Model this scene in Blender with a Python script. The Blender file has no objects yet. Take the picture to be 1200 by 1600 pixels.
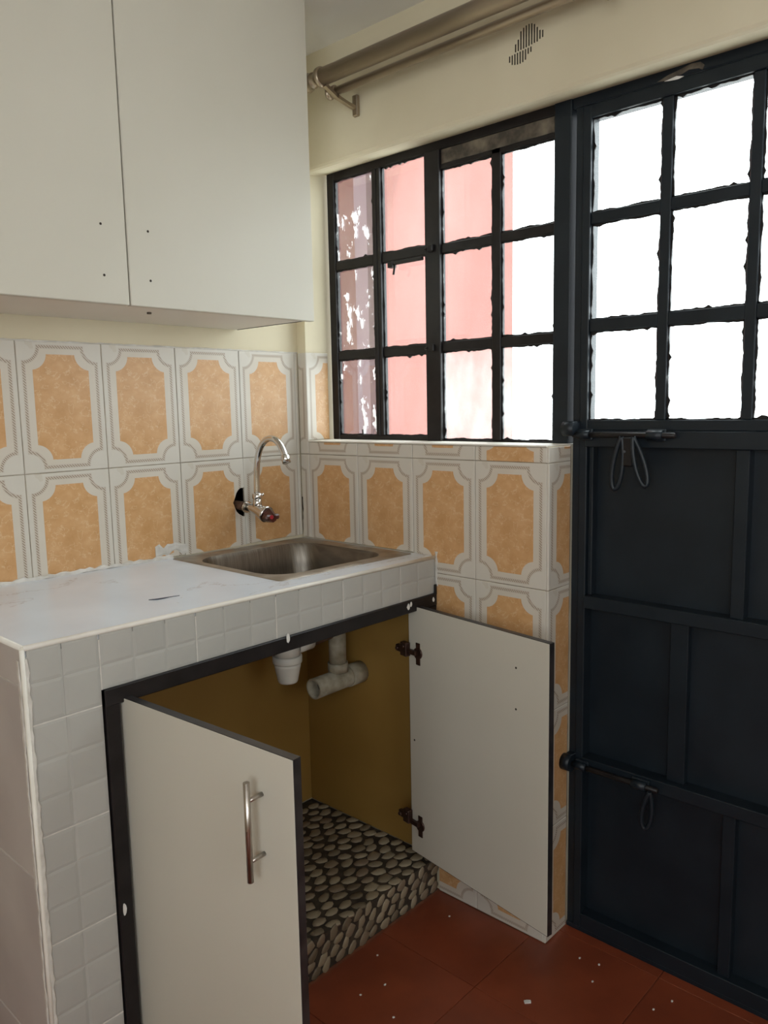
import bpy, bmesh, math, random
from mathutils import Vector, Matrix

SC = bpy.context.scene
COL = SC.collection
random.seed(7)

# ------------------------------------------------------------------ camera
CAM_POS = Vector((-1.5591, -1.7752, 1.3120))
YAW, PITCH, ROLL, F_PX = 0.7465, -0.1325, -0.0197, 1235.67
fwd = Vector((math.cos(PITCH) * math.cos(YAW), math.cos(PITCH) * math.sin(YAW), math.sin(PITCH)))
r0 = fwd.cross(Vector((0, 0, 1))).normalized()
u0 = r0.cross(fwd)
right = math.cos(ROLL) * r0 + math.sin(ROLL) * u0
up = -math.sin(ROLL) * r0 + math.cos(ROLL) * u0
cam = bpy.data.cameras.new('camera')
cam.sensor_fit = 'VERTICAL'
cam.sensor_height = 24.0
cam.lens = F_PX / 1600.0 * 24.0
cam.clip_start = 0.02
camo = bpy.data.objects.new('camera', cam)
COL.objects.link(camo)
m = Matrix((right, up, -fwd)).transposed().to_4x4()
m.translation = CAM_POS
camo.matrix_world = m
SC.camera = camo

# ------------------------------------------------------------------ world, light, exposure
SC.view_settings.view_transform = 'Standard'
SC.view_settings.look = 'None'
SC.view_settings.gamma = 1.0
SC.view_settings.use_curve_mapping = False
SC.view_settings.exposure = 0.0
SC.cycles.max_bounces = 10
SC.cycles.diffuse_bounces = 6
SC.cycles.transparent_max_bounces = 12
SC.cycles.sample_clamp_indirect = 8.0
SC.cycles.caustics_reflective = False
SC.cycles.caustics_refractive = False

world = bpy.data.worlds.new('overcast_sky')
SC.world = world
world.use_nodes = True
wn = world.node_tree.nodes
bg = wn['Background']
bg.inputs['Color'].default_value = (0.90, 0.955, 1.0, 1)
bg.inputs['Strength'].default_value = 7.6

XL_ = -2.8
def portal(name, loc, rot, sx, sy):
    l = bpy.data.lights.new(name, 'AREA')
    l.shape = 'RECTANGLE'
    l.size, l.size_y = sx, sy
    l.cycles.is_portal = True
    o = bpy.data.objects.new(name, l)
    o.location = loc
    o.rotation_euler = rot
    COL.objects.link(o)
# window, door and the two added openings: sampled as portals (they add no light of their own)
portal('daylight_portal_window', (0.17, -0.42, 1.60), (0, math.radians(90), 0), 0.80, 0.80)
portal('daylight_portal_door', (0.17, -1.31, 1.60), (0, math.radians(90), 0), 0.72, 0.95)
portal('daylight_portal_rear', (-1.65, -3.50, 1.60), (math.radians(-90), 0, math.radians(180)), 0.9, 0.95)
portal('daylight_portal_left', (XL_ - 0.1, -2.4, 1.5), (0, math.radians(-90), 0), 1.2, 1.4)

# ------------------------------------------------------------------ materials
def new_mat(name):
    mt = bpy.data.materials.new(name)
    mt.use_nodes = True
    nt = mt.node_tree
    return mt, nt, nt.nodes['Principled BSDF']

def N(nt, typ, **kw):
    n = nt.nodes.new(typ)
    for k, v in kw.items():
        setattr(n, k, v)
    return n

def L(nt, a, b):
    nt.links.new(a, b)

def math_node(nt, op, a, b=None, c=None):
    n = N(nt, 'ShaderNodeMath', operation=op)
    for i, v in enumerate((a, b, c)):
        if v is None:
            continue
        if isinstance(v, (int, float)):
            n.inputs[i].default_value = v
        else:
            L(nt, v, n.inputs[i])
    return n.outputs[0]

def noise(nt, scale, detail=3, rough=0.5, coord='Object', stretch=None):
    tc = N(nt, 'ShaderNodeTexCoord')
    src = tc.outputs[coord]
    if stretch:
        mp = N(nt, 'ShaderNodeMapping')
        mp.inputs['Scale'].default_value = stretch
        L(nt, src, mp.inputs['Vector'])
        src = mp.outputs[0]
    n = N(nt, 'ShaderNodeTexNoise')
    n.inputs['Scale'].default_value = scale
    n.inputs['Detail'].default_value = detail
    n.inputs['Roughness'].default_value = rough
    L(nt, src, n.inputs['Vector'])
    return n.outputs['Fac']

def ramp(nt, fac, stops):
    r = N(nt, 'ShaderNodeValToRGB')
    el = r.color_ramp.elements
    while len(el) < len(stops):
        el.new(0.5)
    for e, (pos, c) in zip(el, stops):
        e.position = pos
        e.color = (*c, 1) if len(c) == 3 else c
    L(nt, fac, r.inputs['Fac'])
    return r.outputs['Color']

def mix_col(nt, fac, a, b):
    n = N(nt, 'ShaderNodeMix', data_type='RGBA')
    for i, v in ((0, fac), (6, a), (7, b)):
        if isinstance(v, (int, float)):
            n.inputs[i].default_value = v
        elif isinstance(v, tuple):
            n.inputs[i].default_value = (*v, 1)
        else:
            L(nt, v, n.inputs[i])
    return n.outputs[2]

def bump(nt, bs, h, strength=0.2, dist=0.002):
    b = N(nt, 'ShaderNodeBump')
    b.inputs['Strength'].default_value = strength
    b.inputs['Distance'].default_value = dist
    L(nt, h, b.inputs['Height'])
    L(nt, b.outputs[0], bs.inputs['Normal'])

def mottled(name, c1, c2, scale, rough=0.6, metal=0.0, bmp=0.0, lo=0.35, hi=0.65, spec=None, stretch=None, detail=4):
    mt, nt, bs = new_mat(name)
    f = noise(nt, scale, detail, stretch=stretch)
    L(nt, ramp(nt, f, [(lo, c1), (hi, c2)]), bs.inputs['Base Color'])
    bs.inputs['Roughness'].default_value = rough
    bs.inputs['Metallic'].default_value = metal
    if spec is not None:
        bs.inputs['Specular IOR Level'].default_value = spec
    if bmp:
        bump(nt, bs, f, bmp)
    return mt

M = {}
M['plaster'] = mottled('cream_plaster', (0.60, 0.53, 0.375), (0.665, 0.595, 0.435), 2.5, 0.75, bmp=0.06)
M['ceiling'] = mottled('white_ceiling', (0.76, 0.75, 0.71), (0.82, 0.81, 0.78), 3, 0.85)
M['sill'] = mottled('sill_paint', (0.66, 0.62, 0.54), (0.78, 0.75, 0.68), 9, 0.55, bmp=0.1)
M['grout'] = mottled('tile_grout', (0.20, 0.16, 0.11), (0.42, 0.37, 0.30), 14, 0.9)
M['cabinet'] = mottled('white_laminate', (0.525, 0.495, 0.415), (0.565, 0.535, 0.455), 1.7, 0.42)
M['cabinet_lit'] = mottled('white_laminate_bounce_lit', (0.74, 0.71, 0.64), (0.78, 0.75, 0.68), 2, 0.5)  # carcass laminate paler than the doors; worktop bounce light put into its colour
M['edge'] = mottled('black_edge_band', (0.012, 0.011, 0.012), (0.03, 0.026, 0.026), 30, 0.32)
M['hole'] = mottled('dark_hole', (0.010, 0.007, 0.005), (0.05, 0.035, 0.022), 60, 0.9)
M['black_paint'] = mottled('black_gloss_paint', (0.009, 0.0072, 0.0072), (0.015, 0.0125, 0.0125), 25, 0.42, bmp=0.05, spec=0.3)
M['door_paint'] = mottled('black_door_paint_blue_haze', (0.006, 0.010, 0.0145), (0.010, 0.0155, 0.021), 8, 0.42, bmp=0.04, spec=0.35)  # black paint; the blue of lens haze and sheen is put into its colour
M['frame_paint'] = mottled('black_frame_paint', (0.008, 0.008, 0.008), (0.016, 0.015, 0.014), 18, 0.45, bmp=0.05)
M['grime'] = mottled('grimy_strip', (0.05, 0.04, 0.03), (0.22, 0.18, 0.13), 25, 0.7, lo=0.4, hi=0.75)
M['paint_chip'] = mottled('white_paint', (0.6, 0.58, 0.54), (0.75, 0.74, 0.7), 40, 0.6)
M['ochre'] = mottled('ochre_paint', (0.30, 0.175, 0.040), (0.35, 0.21, 0.052), 3, 0.6, bmp=0.04)
M['floor'] = mottled('red_floor_tile', (0.17, 0.036, 0.015), (0.23, 0.050, 0.020), 6, 0.38, bmp=0.05)
M['floor_grout'] = mottled('floor_grout', (0.19, 0.060, 0.030), (0.25, 0.095, 0.050), 20, 0.85)
M['steel'] = mottled('brushed_steel', (0.17, 0.15, 0.125), (0.24, 0.215, 0.18), 5, 0.38, metal=1.0, stretch=(60, 3, 3), bmp=0.02)
M['steel_rim'] = mottled('grimy_steel_rim', (0.26, 0.22, 0.17), (0.42, 0.38, 0.32), 16, 0.45, metal=0.7)
M['chrome'] = mottled('chrome', (0.62, 0.60, 0.57), (0.72, 0.70, 0.67), 20, 0.14, metal=1.0)
M['brass'] = mottled('antique_brass_rod', (0.36, 0.29, 0.21), (0.44, 0.36, 0.27), 8, 0.33, metal=0.85, stretch=(1, 0.3, 1))
M['handle'] = mottled('satin_nickel', (0.40, 0.36, 0.32), (0.48, 0.44, 0.40), 30, 0.3, metal=1.0)
M['hinge'] = mottled('dark_bronze_hinge', (0.035, 0.018, 0.013), (0.07, 0.035, 0.025), 40, 0.35, metal=0.5)
M['plastic_white'] = mottled('white_plastic', (0.60, 0.58, 0.52), (0.68, 0.66, 0.60), 12, 0.45)
M['pipe'] = mottled('dirty_grey_pipe', (0.20, 0.17, 0.11), (0.42, 0.38, 0.29), 28, 0.7, lo=0.3, hi=0.7)
M['pipe_shade'] = mottled('pipe_inside_shade', (0.03, 0.025, 0.018), (0.05, 0.04, 0.03), 30, 0.9)
M['brown_pipe'] = mottled('rusty_pipe', (0.07, 0.035, 0.02), (0.14, 0.075, 0.045), 40, 0.6, metal=0.4)
M['red_knob'] = mottled('dark_red_handle', (0.05, 0.016, 0.010), (0.10, 0.03, 0.02), 40, 0.3)
M['red_dot'] = mottled('red_dot', (0.35, 0.02, 0.03), (0.42, 0.03, 0.04), 40, 0.4)
M['pebble_bed'] = mottled('pebble_bed', (0.025, 0.018, 0.012), (0.06, 0.045, 0.03), 35, 0.75)
M['side_tile'] = mottled('mauve_grey_tile', (0.40, 0.36, 0.34), (0.50, 0.46, 0.43), 3, 0.45)
M['grout_white'] = mottled('white_grout', (0.50, 0.47, 0.42), (0.66, 0.63, 0.58), 30, 0.8, bmp=0.2)
M['pink_wall'] = mottled('pink_render', (0.185, 0.066, 0.053), (0.215, 0.080, 0.066), 1.5, 0.9)
M['red_wall'] = mottled('red_render', (0.085, 0.018, 0.014), (0.11, 0.026, 0.020), 3, 0.9)
M['mauve_wall'] = mottled('mauve_render', (0.075, 0.040, 0.046), (0.095, 0.052, 0.058), 2, 0.9)
M['ground'] = mottled('bounce_concrete', (0.62, 0.61, 0.58), (0.72, 0.71, 0.68), 1, 0.9)  # kept pale to throw daylight up onto the ceiling and soffit
M['flake'] = mottled('dark_blue_flake', (0.03, 0.035, 0.06), (0.06, 0.07, 0.10), 60, 0.6)

def mosaic_mat():
    mt, nt, bs = new_mat('grey_white_mosaic')
    f = noise(nt, 5, 4)
    base = ramp(nt, f, [(0.3, (0.375, 0.365, 0.335)), (0.7, (0.455, 0.445, 0.41))])
    oi = N(nt, 'ShaderNodeObjectInfo')
    v = math_node(nt, 'MULTIPLY_ADD', oi.outputs['Random'], 0.06, 0.97)
    hsv = N(nt, 'ShaderNodeHueSaturation')
    L(nt, v, hsv.inputs['Value'])
    L(nt, base, hsv.inputs['Color'])
    L(nt, hsv.outputs[0], bs.inputs['Base Color'])
    bs.inputs['Roughness'].default_value = 0.3
    return mt
M['mosaic'] = mosaic_mat()
M['mosaic_grout'] = mottled('mosaic_grout', (0.33, 0.32, 0.29), (0.43, 0.42, 0.385), 14, 0.6)

def pebble_mat():
    mt, nt, bs = new_mat('printed_pebble')
    f = noise(nt, 55, 4)
    oi = N(nt, 'ShaderNodeObjectInfo')
    c = ramp(nt, oi.outputs['Random'], [(0.0, (0.15, 0.115, 0.075)), (0.35, (0.30, 0.245, 0.165)), (0.7, (0.37, 0.31, 0.215)), (1.0, (0.23, 0.17, 0.115))])
    d = ramp(nt, f, [(0.3, (0.5, 0.48, 0.45)), (0.6, (1, 1, 1))])
    mx = N(nt, 'ShaderNodeMix', data_type='RGBA', blend_type='MULTIPLY')
    mx.inputs[0].default_value = 1
    L(nt, c, mx.inputs[6]); L(nt, d, mx.inputs[7])
    L(nt, mx.outputs[2], bs.inputs['Base Color'])
    bs.inputs['Roughness'].default_value = 0.5
    return mt
M['pebble'] = pebble_mat()

def worktop_mat():
    mt, nt, bs = new_mat('white_marble_sky_tint')
    w = noise(nt, 3.2, 6, 0.6, stretch=(1.0, 2.2, 1))
    vein = math_node(nt, 'ABSOLUTE', math_node(nt, 'SUBTRACT', w, 0.5))
    msk = noise(nt, 2.3, 2)
    vf = math_node(nt, 'MULTIPLY', math_node(nt, 'LESS_THAN', vein, 0.0065), math_node(nt, 'GREATER_THAN', msk, 0.52))
    g = noise(nt, 6, 4)
    base = ramp(nt, g, [(0.3, (0.63, 0.675, 0.74)), (0.7, (0.71, 0.76, 0.83))])  # white stone with the sky's cool reflection put into its colour
    L(nt, mix_col(nt, math_node(nt, 'MULTIPLY', vf, 0.45), base, (0.38, 0.34, 0.33)), bs.inputs['Base Color'])
    bs.inputs['Roughness'].default_value = 0.3
    return mt
M['worktop'] = worktop_mat()

def wall_tile_mat():
    """20 x 30 cm cream tile with a peach panel, scooped corners and a beaded line; object coords are metres from the tile corner."""
    TW, TH = 0.2, 0.2943
    mt, nt, bs = new_mat('peach_panel_tile')
    tc = N(nt, 'ShaderNodeTexCoord')
    sp = N(nt, 'ShaderNodeSeparateXYZ')
    L(nt, tc.outputs['Object'], sp.inputs[0])
    u, v = sp.outputs[0], sp.outputs[1]
    uf = math_node(nt, 'SUBTRACT', TW / 2, math_node(nt, 'ABSOLUTE', math_node(nt, 'SUBTRACT', u, TW / 2)))
    vf = math_node(nt, 'SUBTRACT', TH / 2, math_node(nt, 'ABSOLUTE', math_node(nt, 'SUBTRACT', v, TH / 2)))
    def sdf(a, b, cu, cv, r):
        du, dv = math_node(nt, 'SUBTRACT', uf, cu), math_node(nt, 'SUBTRACT', vf, cv)
        cd = math_node(nt, 'SQRT', math_node(nt, 'ADD', math_node(nt, 'MULTIPLY', du, du), math_node(nt, 'MULTIPLY', dv, dv)))
        x = math_node(nt, 'MINIMUM', math_node(nt, 'SUBTRACT', uf, a), math_node(nt, 'SUBTRACT', vf, b))
        return math_node(nt, 'MINIMUM', x, math_node(nt, 'SUBTRACT', cd, r))
    dp = sdf(0.0345, 0.0290, 0.030, 0.027, 0.037)
    peach_m = math_node(nt, 'GREATER_THAN', dp, 0.0)
    db = sdf(0.0150, 0.0125, 0.0125, 0.0115, 0.0365)
    band = math_node(nt, 'LESS_THAN', math_node(nt, 'ABSOLUTE', db), 0.0030)
    s = math_node(nt, 'ADD', u, v)
    dash = math_node(nt, 'GREATER_THAN', math_node(nt, 'SINE', math_node(nt, 'MULTIPLY', s, 2 * math.pi / 0.0062)), -0.3)
    bead = math_node(nt, 'MULTIPLY', math_node(nt, 'MULTIPLY', band, dash), 0.9)
    thin = math_node(nt, 'MULTIPLY', math_node(nt, 'LESS_THAN', math_node(nt, 'ABSOLUTE', math_node(nt, 'SUBTRACT', math_node(nt, 'ABSOLUTE', db), 0.0040)), 0.0006), 0.35)
    # mottled peach with pale veins
    n1 = noise(nt, 26, 5, 0.6, stretch=(1, 1, 1))
    n2 = noise(nt, 48, 3, 0.5)
    peach = ramp(nt, n1, [(0.3, (0.50, 0.270, 0.105)), (0.55, (0.57, 0.325, 0.145)), (0.75, (0.63, 0.39, 0.20))])
    vein = math_node(nt, 'MULTIPLY', math_node(nt, 'LESS_THAN', math_node(nt, 'ABSOLUTE', math_node(nt, 'SUBTRACT', n2, 0.57)), 0.014), 0.4)
    peach = mix_col(nt, vein, peach, (0.70, 0.52, 0.34))
    g = noise(nt, 9, 3)
    cream = ramp(nt, g, [(0.3, (0.555, 0.495, 0.41)), (0.7, (0.61, 0.555, 0.475))])
    inner = math_node(nt, 'LESS_THAN', db, -0.0035)
    cream = mix_col(nt, math_node(nt, 'MULTIPLY', inner, 0.55), cream, (0.575, 0.55, 0.495))
    c = mix_col(nt, thin, cream, (0.36, 0.29, 0.23))
    c = mix_col(nt, bead, c, (0.27, 0.20, 0.145))
    c = mix_col(nt, peach_m, c, peach)
    # dirty smears
    tg = noise(nt, 5, 4, 0.6, coord='Object')
    c = mix_col(nt, math_node(nt, 'MULTIPLY', math_node(nt, 'GREATER_THAN', tg, 0.62), 0.2), c, (0.42, 0.34, 0.22))
    L(nt, c, bs.inputs['Base Color'])
    bs.inputs['Roughness'].default_value = 0.33
    return mt
M['wall_tile'] = wall_tile_mat()

def glass_mat(name, haze, haze_noise, splat):
    mt = bpy.data.materials.new(name)
    mt.use_nodes = True
    nt = mt.node_tree
    nt.nodes.clear()
    out = N(nt, 'ShaderNodeOutputMaterial')
    tr = N(nt, 'ShaderNodeBsdfTransparent')
    tr.inputs[0].default_value = (0.95, 0.97, 0.96, 1)
    tl = N(nt, 'ShaderNodeBsdfTranslucent')
    tl.inputs[0].default_value = (0.9, 0.9, 0.88, 1)
    df = N(nt, 'ShaderNodeBsdfDiffuse')
    df.inputs[0].default_value = (0.75, 0.74, 0.72, 1)
    gl = N(nt, 'ShaderNodeBsdfGlossy')
    gl.inputs['Roughness'].default_value = 0.02
    f1 = noise(nt, 9, 5, 0.6, coord='Object', stretch=(1, 1.6, 0.7))
    fz = math_node(nt, 'MULTIPLY_ADD', f1, haze_noise, haze - 0.5 * haze_noise)
    fz = math_node(nt, 'MAXIMUM', math_node(nt, 'MINIMUM', fz, 0.9), 0.0)
    m1 = N(nt, 'ShaderNodeMixShader')
    L(nt, fz, m1.inputs[0]); L(nt, tr.outputs[0], m1.inputs[1]); L(nt, tl.outputs[0], m1.inputs[2])
    last = m1.outputs[0]
    if splat:
        tc = N(nt, 'ShaderNodeTexCoord'); oi = N(nt, 'ShaderNodeObjectInfo')
        off = math_node(nt, 'MULTIPLY', oi.outputs['Random'], 37.0)
        va = N(nt, 'ShaderNodeVectorMath', operation='ADD')
        L(nt, tc.outputs['Object'], va.inputs[0]); L(nt, off, va.inputs[1])
        mp = N(nt, 'ShaderNodeMapping')
        mp.inputs['Scale'].default_value = (1, 1.6, 0.6)
        L(nt, va.outputs[0], mp.inputs['Vector'])
        fs_ = []
        for sc_, de_, ro_ in ((24, 4, 0.65), (5.0, 2, 0.5)):
            nn = N(nt, 'ShaderNodeTexNoise')
            nn.inputs['Scale'].default_value = sc_; nn.inputs['Detail'].default_value = de_; nn.inputs['Roughness'].default_value = ro_
            L(nt, mp.outputs[0], nn.inputs['Vector'])
            fs_.append(nn.outputs['Fac'])
        f2, f3 = fs_
        sm = math_node(nt, 'MULTIPLY', math_node(nt, 'GREATER_THAN', f2, splat), math_node(nt, 'GREATER_THAN', f3, 0.42))
        both = N(nt, 'ShaderNodeMixShader')
        both.inputs[0].default_value = 0.5
        L(nt, tl.outputs[0], both.inputs[1]); L(nt, df.outputs[0], both.inputs[2])
        m2 = N(nt, 'ShaderNodeMixShader')
        L(nt, sm, m2.inputs[0]); L(nt, last, m2.inputs[1]); L(nt, both.outputs[0], m2.inputs[2])
        last = m2.outputs[0]
    fr = N(nt, 'ShaderNodeFresnel')
    fr.inputs[0].default_value = 1.45
    m3 = N(nt, 'ShaderNodeMixShader')
    L(nt, math_node(nt, 'MULTIPLY', fr.outputs[0], 0.35), m3.inputs[0]); L(nt, last, m3.inputs[1]); L(nt, gl.outputs[0], m3.inputs[2])
    L(nt, m3.outputs[0], out.inputs['Surface'])
    return mt
M['glass_splat'] = glass_mat('paint_splashed_glass', 0.012, 0.03, 0.60)
M['glass'] = glass_mat('dusty_glass', 0.02, 0.035, None)
M['glass_haze_glare'] = glass_mat('hazy_glare_glass', 0.09, 0.22, None)  # dust plus the white glare of the lowest panes, put into the haze

# ------------------------------------------------------------------ mesh helpers
class MB:
    def __init__(s):
        s.v, s.f, s.sm = [], [], []
    def add(s, vs, fs, smooth=False):
        b = len(s.v)
        s.v += [tuple(x) for x in vs]
        s.f += [tuple(b + i for i in q) for q in fs]
        s.sm += [smooth] * len(fs)
        return s
    def box(s, x0, x1, y0, y1, z0, z1):
        x0, x1 = min(x0, x1), max(x0, x1); y0, y1 = min(y0, y1), max(y0, y1); z0, z1 = min(z0, z1), max(z0, z1)
        vs = [(x, y, z) for z in (z0, z1) for y in (y0, y1) for x in (x0, x1)]
        return s.add(vs, [(0, 2, 3, 1), (4, 5, 7, 6), (0, 1, 5, 4), (2, 6, 7, 3), (0, 4, 6, 2), (1, 3, 7, 5)])
    def bbox(s, x0, x1, y0, y1, z0, z1, bv=0.002, seg=1):
        x0, x1 = min(x0, x1), max(x0, x1); y0, y1 = min(y0, y1), max(y0, y1); z0, z1 = min(z0, z1), max(z0, z1)
        bv = min(bv, 0.45 * min(x1 - x0, y1 - y0, z1 - z0))
        bm = bmesh.new()
        bmesh.ops.create_cube(bm, size=1)
        for w in bm.verts:
            w.co = Vector(((x0 + x1) / 2 + w.co.x * (x1 - x0), (y0 + y1) / 2 + w.co.y * (y1 - y0), (z0 + z1) / 2 + w.co.z * (z1 - z0)))
        bmesh.ops.bevel(bm, geom=bm.edges[:], offset=bv, segments=seg, affect='EDGES', profile=0.5)
        bm.verts.ensure_lookup_table(); bm.verts.index_update()
        s.add([w.co[:] for w in bm.verts], [[w.index for w in f.verts] for f in bm.faces])
        bm.free()
        return s
    def tube(s, pts, rad, n=16, caps=True, smooth=True):
        pts = [Vector(p) for p in pts]
        if not isinstance(rad, (list, tuple)):
            rad = [rad] * len(pts)
        b = len(s.v)
        ref = None
        for i, p in enumerate(pts):
            a = pts[max(i - 1, 0)]; c = pts[min(i + 1, len(pts) - 1)]
            t = (c - a)
            if t.length < 1e-9:
                t = (pts[-1] - pts[0])
            t.normalize()
            if ref is None:
                ref = Vector((0, 0, 1)) if abs(t.z) < 0.9 else Vector((1, 0, 0))
            e1 = (ref - t * ref.dot(t)).normalized()
            ref = e1
            e2 = t.cross(e1)
            for k in range(n):
                an = 2 * math.pi * k / n
                s.v.append(tuple(p + (e1 * math.cos(an) + e2 * math.sin(an)) * rad[i]))
        for i in range(len(pts) - 1):
            for k in range(n):
                s.f.append((b + i * n + k, b + i * n + (k + 1) % n, b + (i + 1) * n + (k + 1) % n, b + (i + 1) * n + k)); s.sm.append(smooth)
        if caps:
            s.f.append(tuple(b + k for k in reversed(range(n)))); s.sm.append(False)
            e = b + (len(pts) - 1) * n
            s.f.append(tuple(e + k for k in range(n))); s.sm.append(False)
        return s
    def prism(s, poly, to3, h0, h1):
        """poly: 2D outline (ccw seen along +h); to3(a,b,h) -> 3D."""
        n = len(poly)
        vs = [to3(a, b, h0) for a, b in poly] + [to3(a, b, h1) for a, b in poly]
        fs = [tuple(reversed(range(n))), tuple(range(n, 2 * n))] + [(i, (i + 1) % n, n + (i + 1) % n, n + i) for i in range(n)]
        return s.add(vs, fs)
    def mesh(s, name, mats):
        me = bpy.data.meshes.new(name)
        me.from_pydata(s.v, [], s.f)
        me.validate()
        if len(me.polygons) == len(s.sm):
            me.polygons.foreach_set('use_smooth', s.sm)
        for mt in (mats if isinstance(mats, (list, tuple)) else [mats]):
            me.materials.append(M[mt])
        bm = bmesh.new(); bm.from_mesh(me)
        bmesh.ops.recalc_face_normals(bm, faces=bm.faces[:])
        bm.to_mesh(me); bm.free()
        me.update()
        return me

def origin_of(o):
    p = Vector((0, 0, 0))
    while o is not None:
        p += o.location
        o = o.parent
    return p

def link(name, me, parent=None, loc=(0, 0, 0), rot=None):
    o = bpy.data.objects.new(name, me)
    COL.objects.link(o)
    base = origin_of(parent) if parent else Vector((0, 0, 0))
    o.parent = parent
    o.location = Vector(loc) - base
    if rot is not None:
        o.rotation_euler = rot
    return o

def build(mb, name, mat, parent=None, at=None, label=None):
    """mb holds world coordinates; the object's origin is put at `at` (default: centre of its base)."""
    if at is None:
        xs = [v[0] for v in mb.v]; ys = [v[1] for v in mb.v]; zs = [v[2] for v in mb.v]
        at = ((min(xs) + max(xs)) / 2, (min(ys) + max(ys)) / 2, min(zs))
    mb.v = [(v[0] - at[0], v[1] - at[1], v[2] - at[2]) for v in mb.v]
    o = link(name, mb.mesh(name, mat), parent, at)
    if label:
        o['label'] = label
    return o

def empty(name, loc, parent=None):
    o = bpy.data.objects.new(name, None)
    COL.objects.link(o)
    o.empty_display_size = 0.1
    base = origin_of(parent) if parent else Vector((0, 0, 0))
    o.parent = parent
    o.location = Vector(loc) - base
    return o

def tag(o, label, cat=None, group=None, kind=None):
    o['label'] = label
    if cat: o['category'] = cat
    if group: o['group'] = group
    if kind: o['kind'] = kind
    return o

def structure(o, label, cat=None):
    o['kind'] = 'structure'
    o['label'] = label
    if cat: o['category'] = cat
    return o

# ------------------------------------------------------------------ constants of the place (metres)
TW, TH = 0.2, 0.2943           # wall tile
ZJ = 1.1777                    # tile joint above the worktop
ZT = ZJ + TH                   # top of the tiling
S0, S1 = 0.0116, 0.0364        # cut strips in the corner
WP = 0.006                     # plaster plane behind the tile faces
Y_END = -S1 - 4 * TW           # end of the low wall beside the door (-0.8364)
Z_SILL = 1.218
Z_CEIL = 2.265
XL, YF = -2.8, -3.4            # far walls behind the camera
XF = 0.10                      # front of the steel frames
Y_DOOR_R = -1.790

# ------------------------------------------------------------------ room shell
mb = MB().box(XL, WP + 0.22, YF, WP, -0.06, -0.003)
floor = structure(build(mb, 'floor', 'floor_grout', at=(0, 0, 0)), 'dark red tiled kitchen floor', 'floor')

mb = MB().box(XL, 0.226, YF, 0.2, Z_CEIL, Z_CEIL + 0.1)
structure(build(mb, 'ceiling', 'ceiling', at=(0, 0, Z_CEIL)), 'white painted ceiling above the curtain rods', 'ceiling')

# back wall with a broken-out hole behind the tap
hx0, hx1, hz0, hz1 = -0.252, -0.2125, 1.012, 1.105
mb = MB()
mb.box(XL, hx0, WP, 0.2, 0, Z_CEIL); mb.box(hx1, 0.112, WP, 0.2, 0, Z_CEIL)
mb.box(hx0, hx1, WP, 0.2, 0, hz0); mb.box(hx0, hx1, WP, 0.2, hz1, Z_CEIL)
wall_back = structure(build(mb, 'wall_back', 'plaster', at=(0, WP, 0)), 'cream plastered wall behind the worktop and the wall cabinet', 'wall')
build(MB().box(hx0 - 0.002, hx1 + 0.002, 0.05, 0.06, hz0 - 0.002, hz1 + 0.002).box(hx0 - 0.001, hx0, WP, 0.05, hz0, hz1).box(hx1, hx1 + 0.001, WP, 0.05, hz0, hz1).box(hx0, hx1, WP, 0.05, hz0 - 0.001, hz0).box(hx0, hx1, WP, 0.05, hz1, hz1 + 0.001),
      'wall_hole', 'hole', wall_back, label='dark broken hole in the tiles around the tap pipe')

# window wall: low wall, corner pillar, lintel, wall right of the door
mb = MB()
mb.box(WP, 0.14, WP, Y_END, 0, Z_SILL - 0.004)
mb.box(WP, 0.112, WP, -S1 + 0.006, Z_SILL - 0.004, Z_CEIL)
mb.box(WP, 0.14, Y_DOOR_R, YF, 0, Z_CEIL)
# lintel with a rounded lower edge and a soffit rising to the frame
prof = [(WP, Z_CEIL), (WP, 1.974), (WP + 0.003, 1.968), (WP + 0.010, 1.965), (0.03, 1.966), (0.10, 1.979), (0.14, 1.985), (0.14, Z_CEIL)]
mb.prism(prof, lambda a, b, h: (a, h, b), Y_DOOR_R, -S1 + 0.006)
wall_right = structure(build(mb, 'wall_right', 'plaster', at=(0, 0, 0)), 'cream plastered wall around the window and the steel door', 'wall')

build(MB().box(0.112, 0.14, WP, -S1 + 0.006, Z_SILL - 0.004, Z_CEIL), 'outer_reveal', 'red_wall', wall_right, label='red render on the outside of the window jamb')
mb = MB().box(XL - 0.15, XL, YF - 0.15, -3.1, 0, Z_CEIL).box(XL - 0.15, XL, -1.7, 0.2, 0, Z_CEIL).box(XL - 0.15, XL, -3.1, -1.7, 0, 0.9).box(XL - 0.15, XL, -3.1, -1.7, 2.1, Z_CEIL)
structure(build(mb, 'wall_left', 'plaster'), 'plain cream wall with a square opening added for daylight, out of view', 'wall')
mb = MB()
for y0, y1, z0, z1 in ((-3.1, -1.7, 0.9, 0.93), (-3.1, -1.7, 2.07, 2.1), (-3.1, -3.07, 0.93, 2.07), (-1.73, -1.7, 0.93, 2.07), (-2.415, -2.385, 0.93, 2.07)):
    mb.box(XL - 0.09, XL - 0.06, y0, y1, z0, z1)
structure(build(mb, 'added_window_left', 'black_paint'), 'square frame of the window added in the left wall, out of view', 'window')  # unseen opening added so daylight comes in from the left
mb = MB()
mb.box(XL, -2.1, YF - 0.15, YF, 0, Z_CEIL); mb.box(-1.2, 0.2, YF - 0.15, YF, 0, Z_CEIL)
mb.box(-2.1, -1.2, YF - 0.15, YF, 0, 1.15); mb.box(-2.1, -1.2, YF - 0.15, YF, 2.1, Z_CEIL)
structure(build(mb, 'wall_front', 'plaster'), 'plain cream wall with a wide opening assumed for daylight, out of view', 'wall')
mb = MB()
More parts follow.
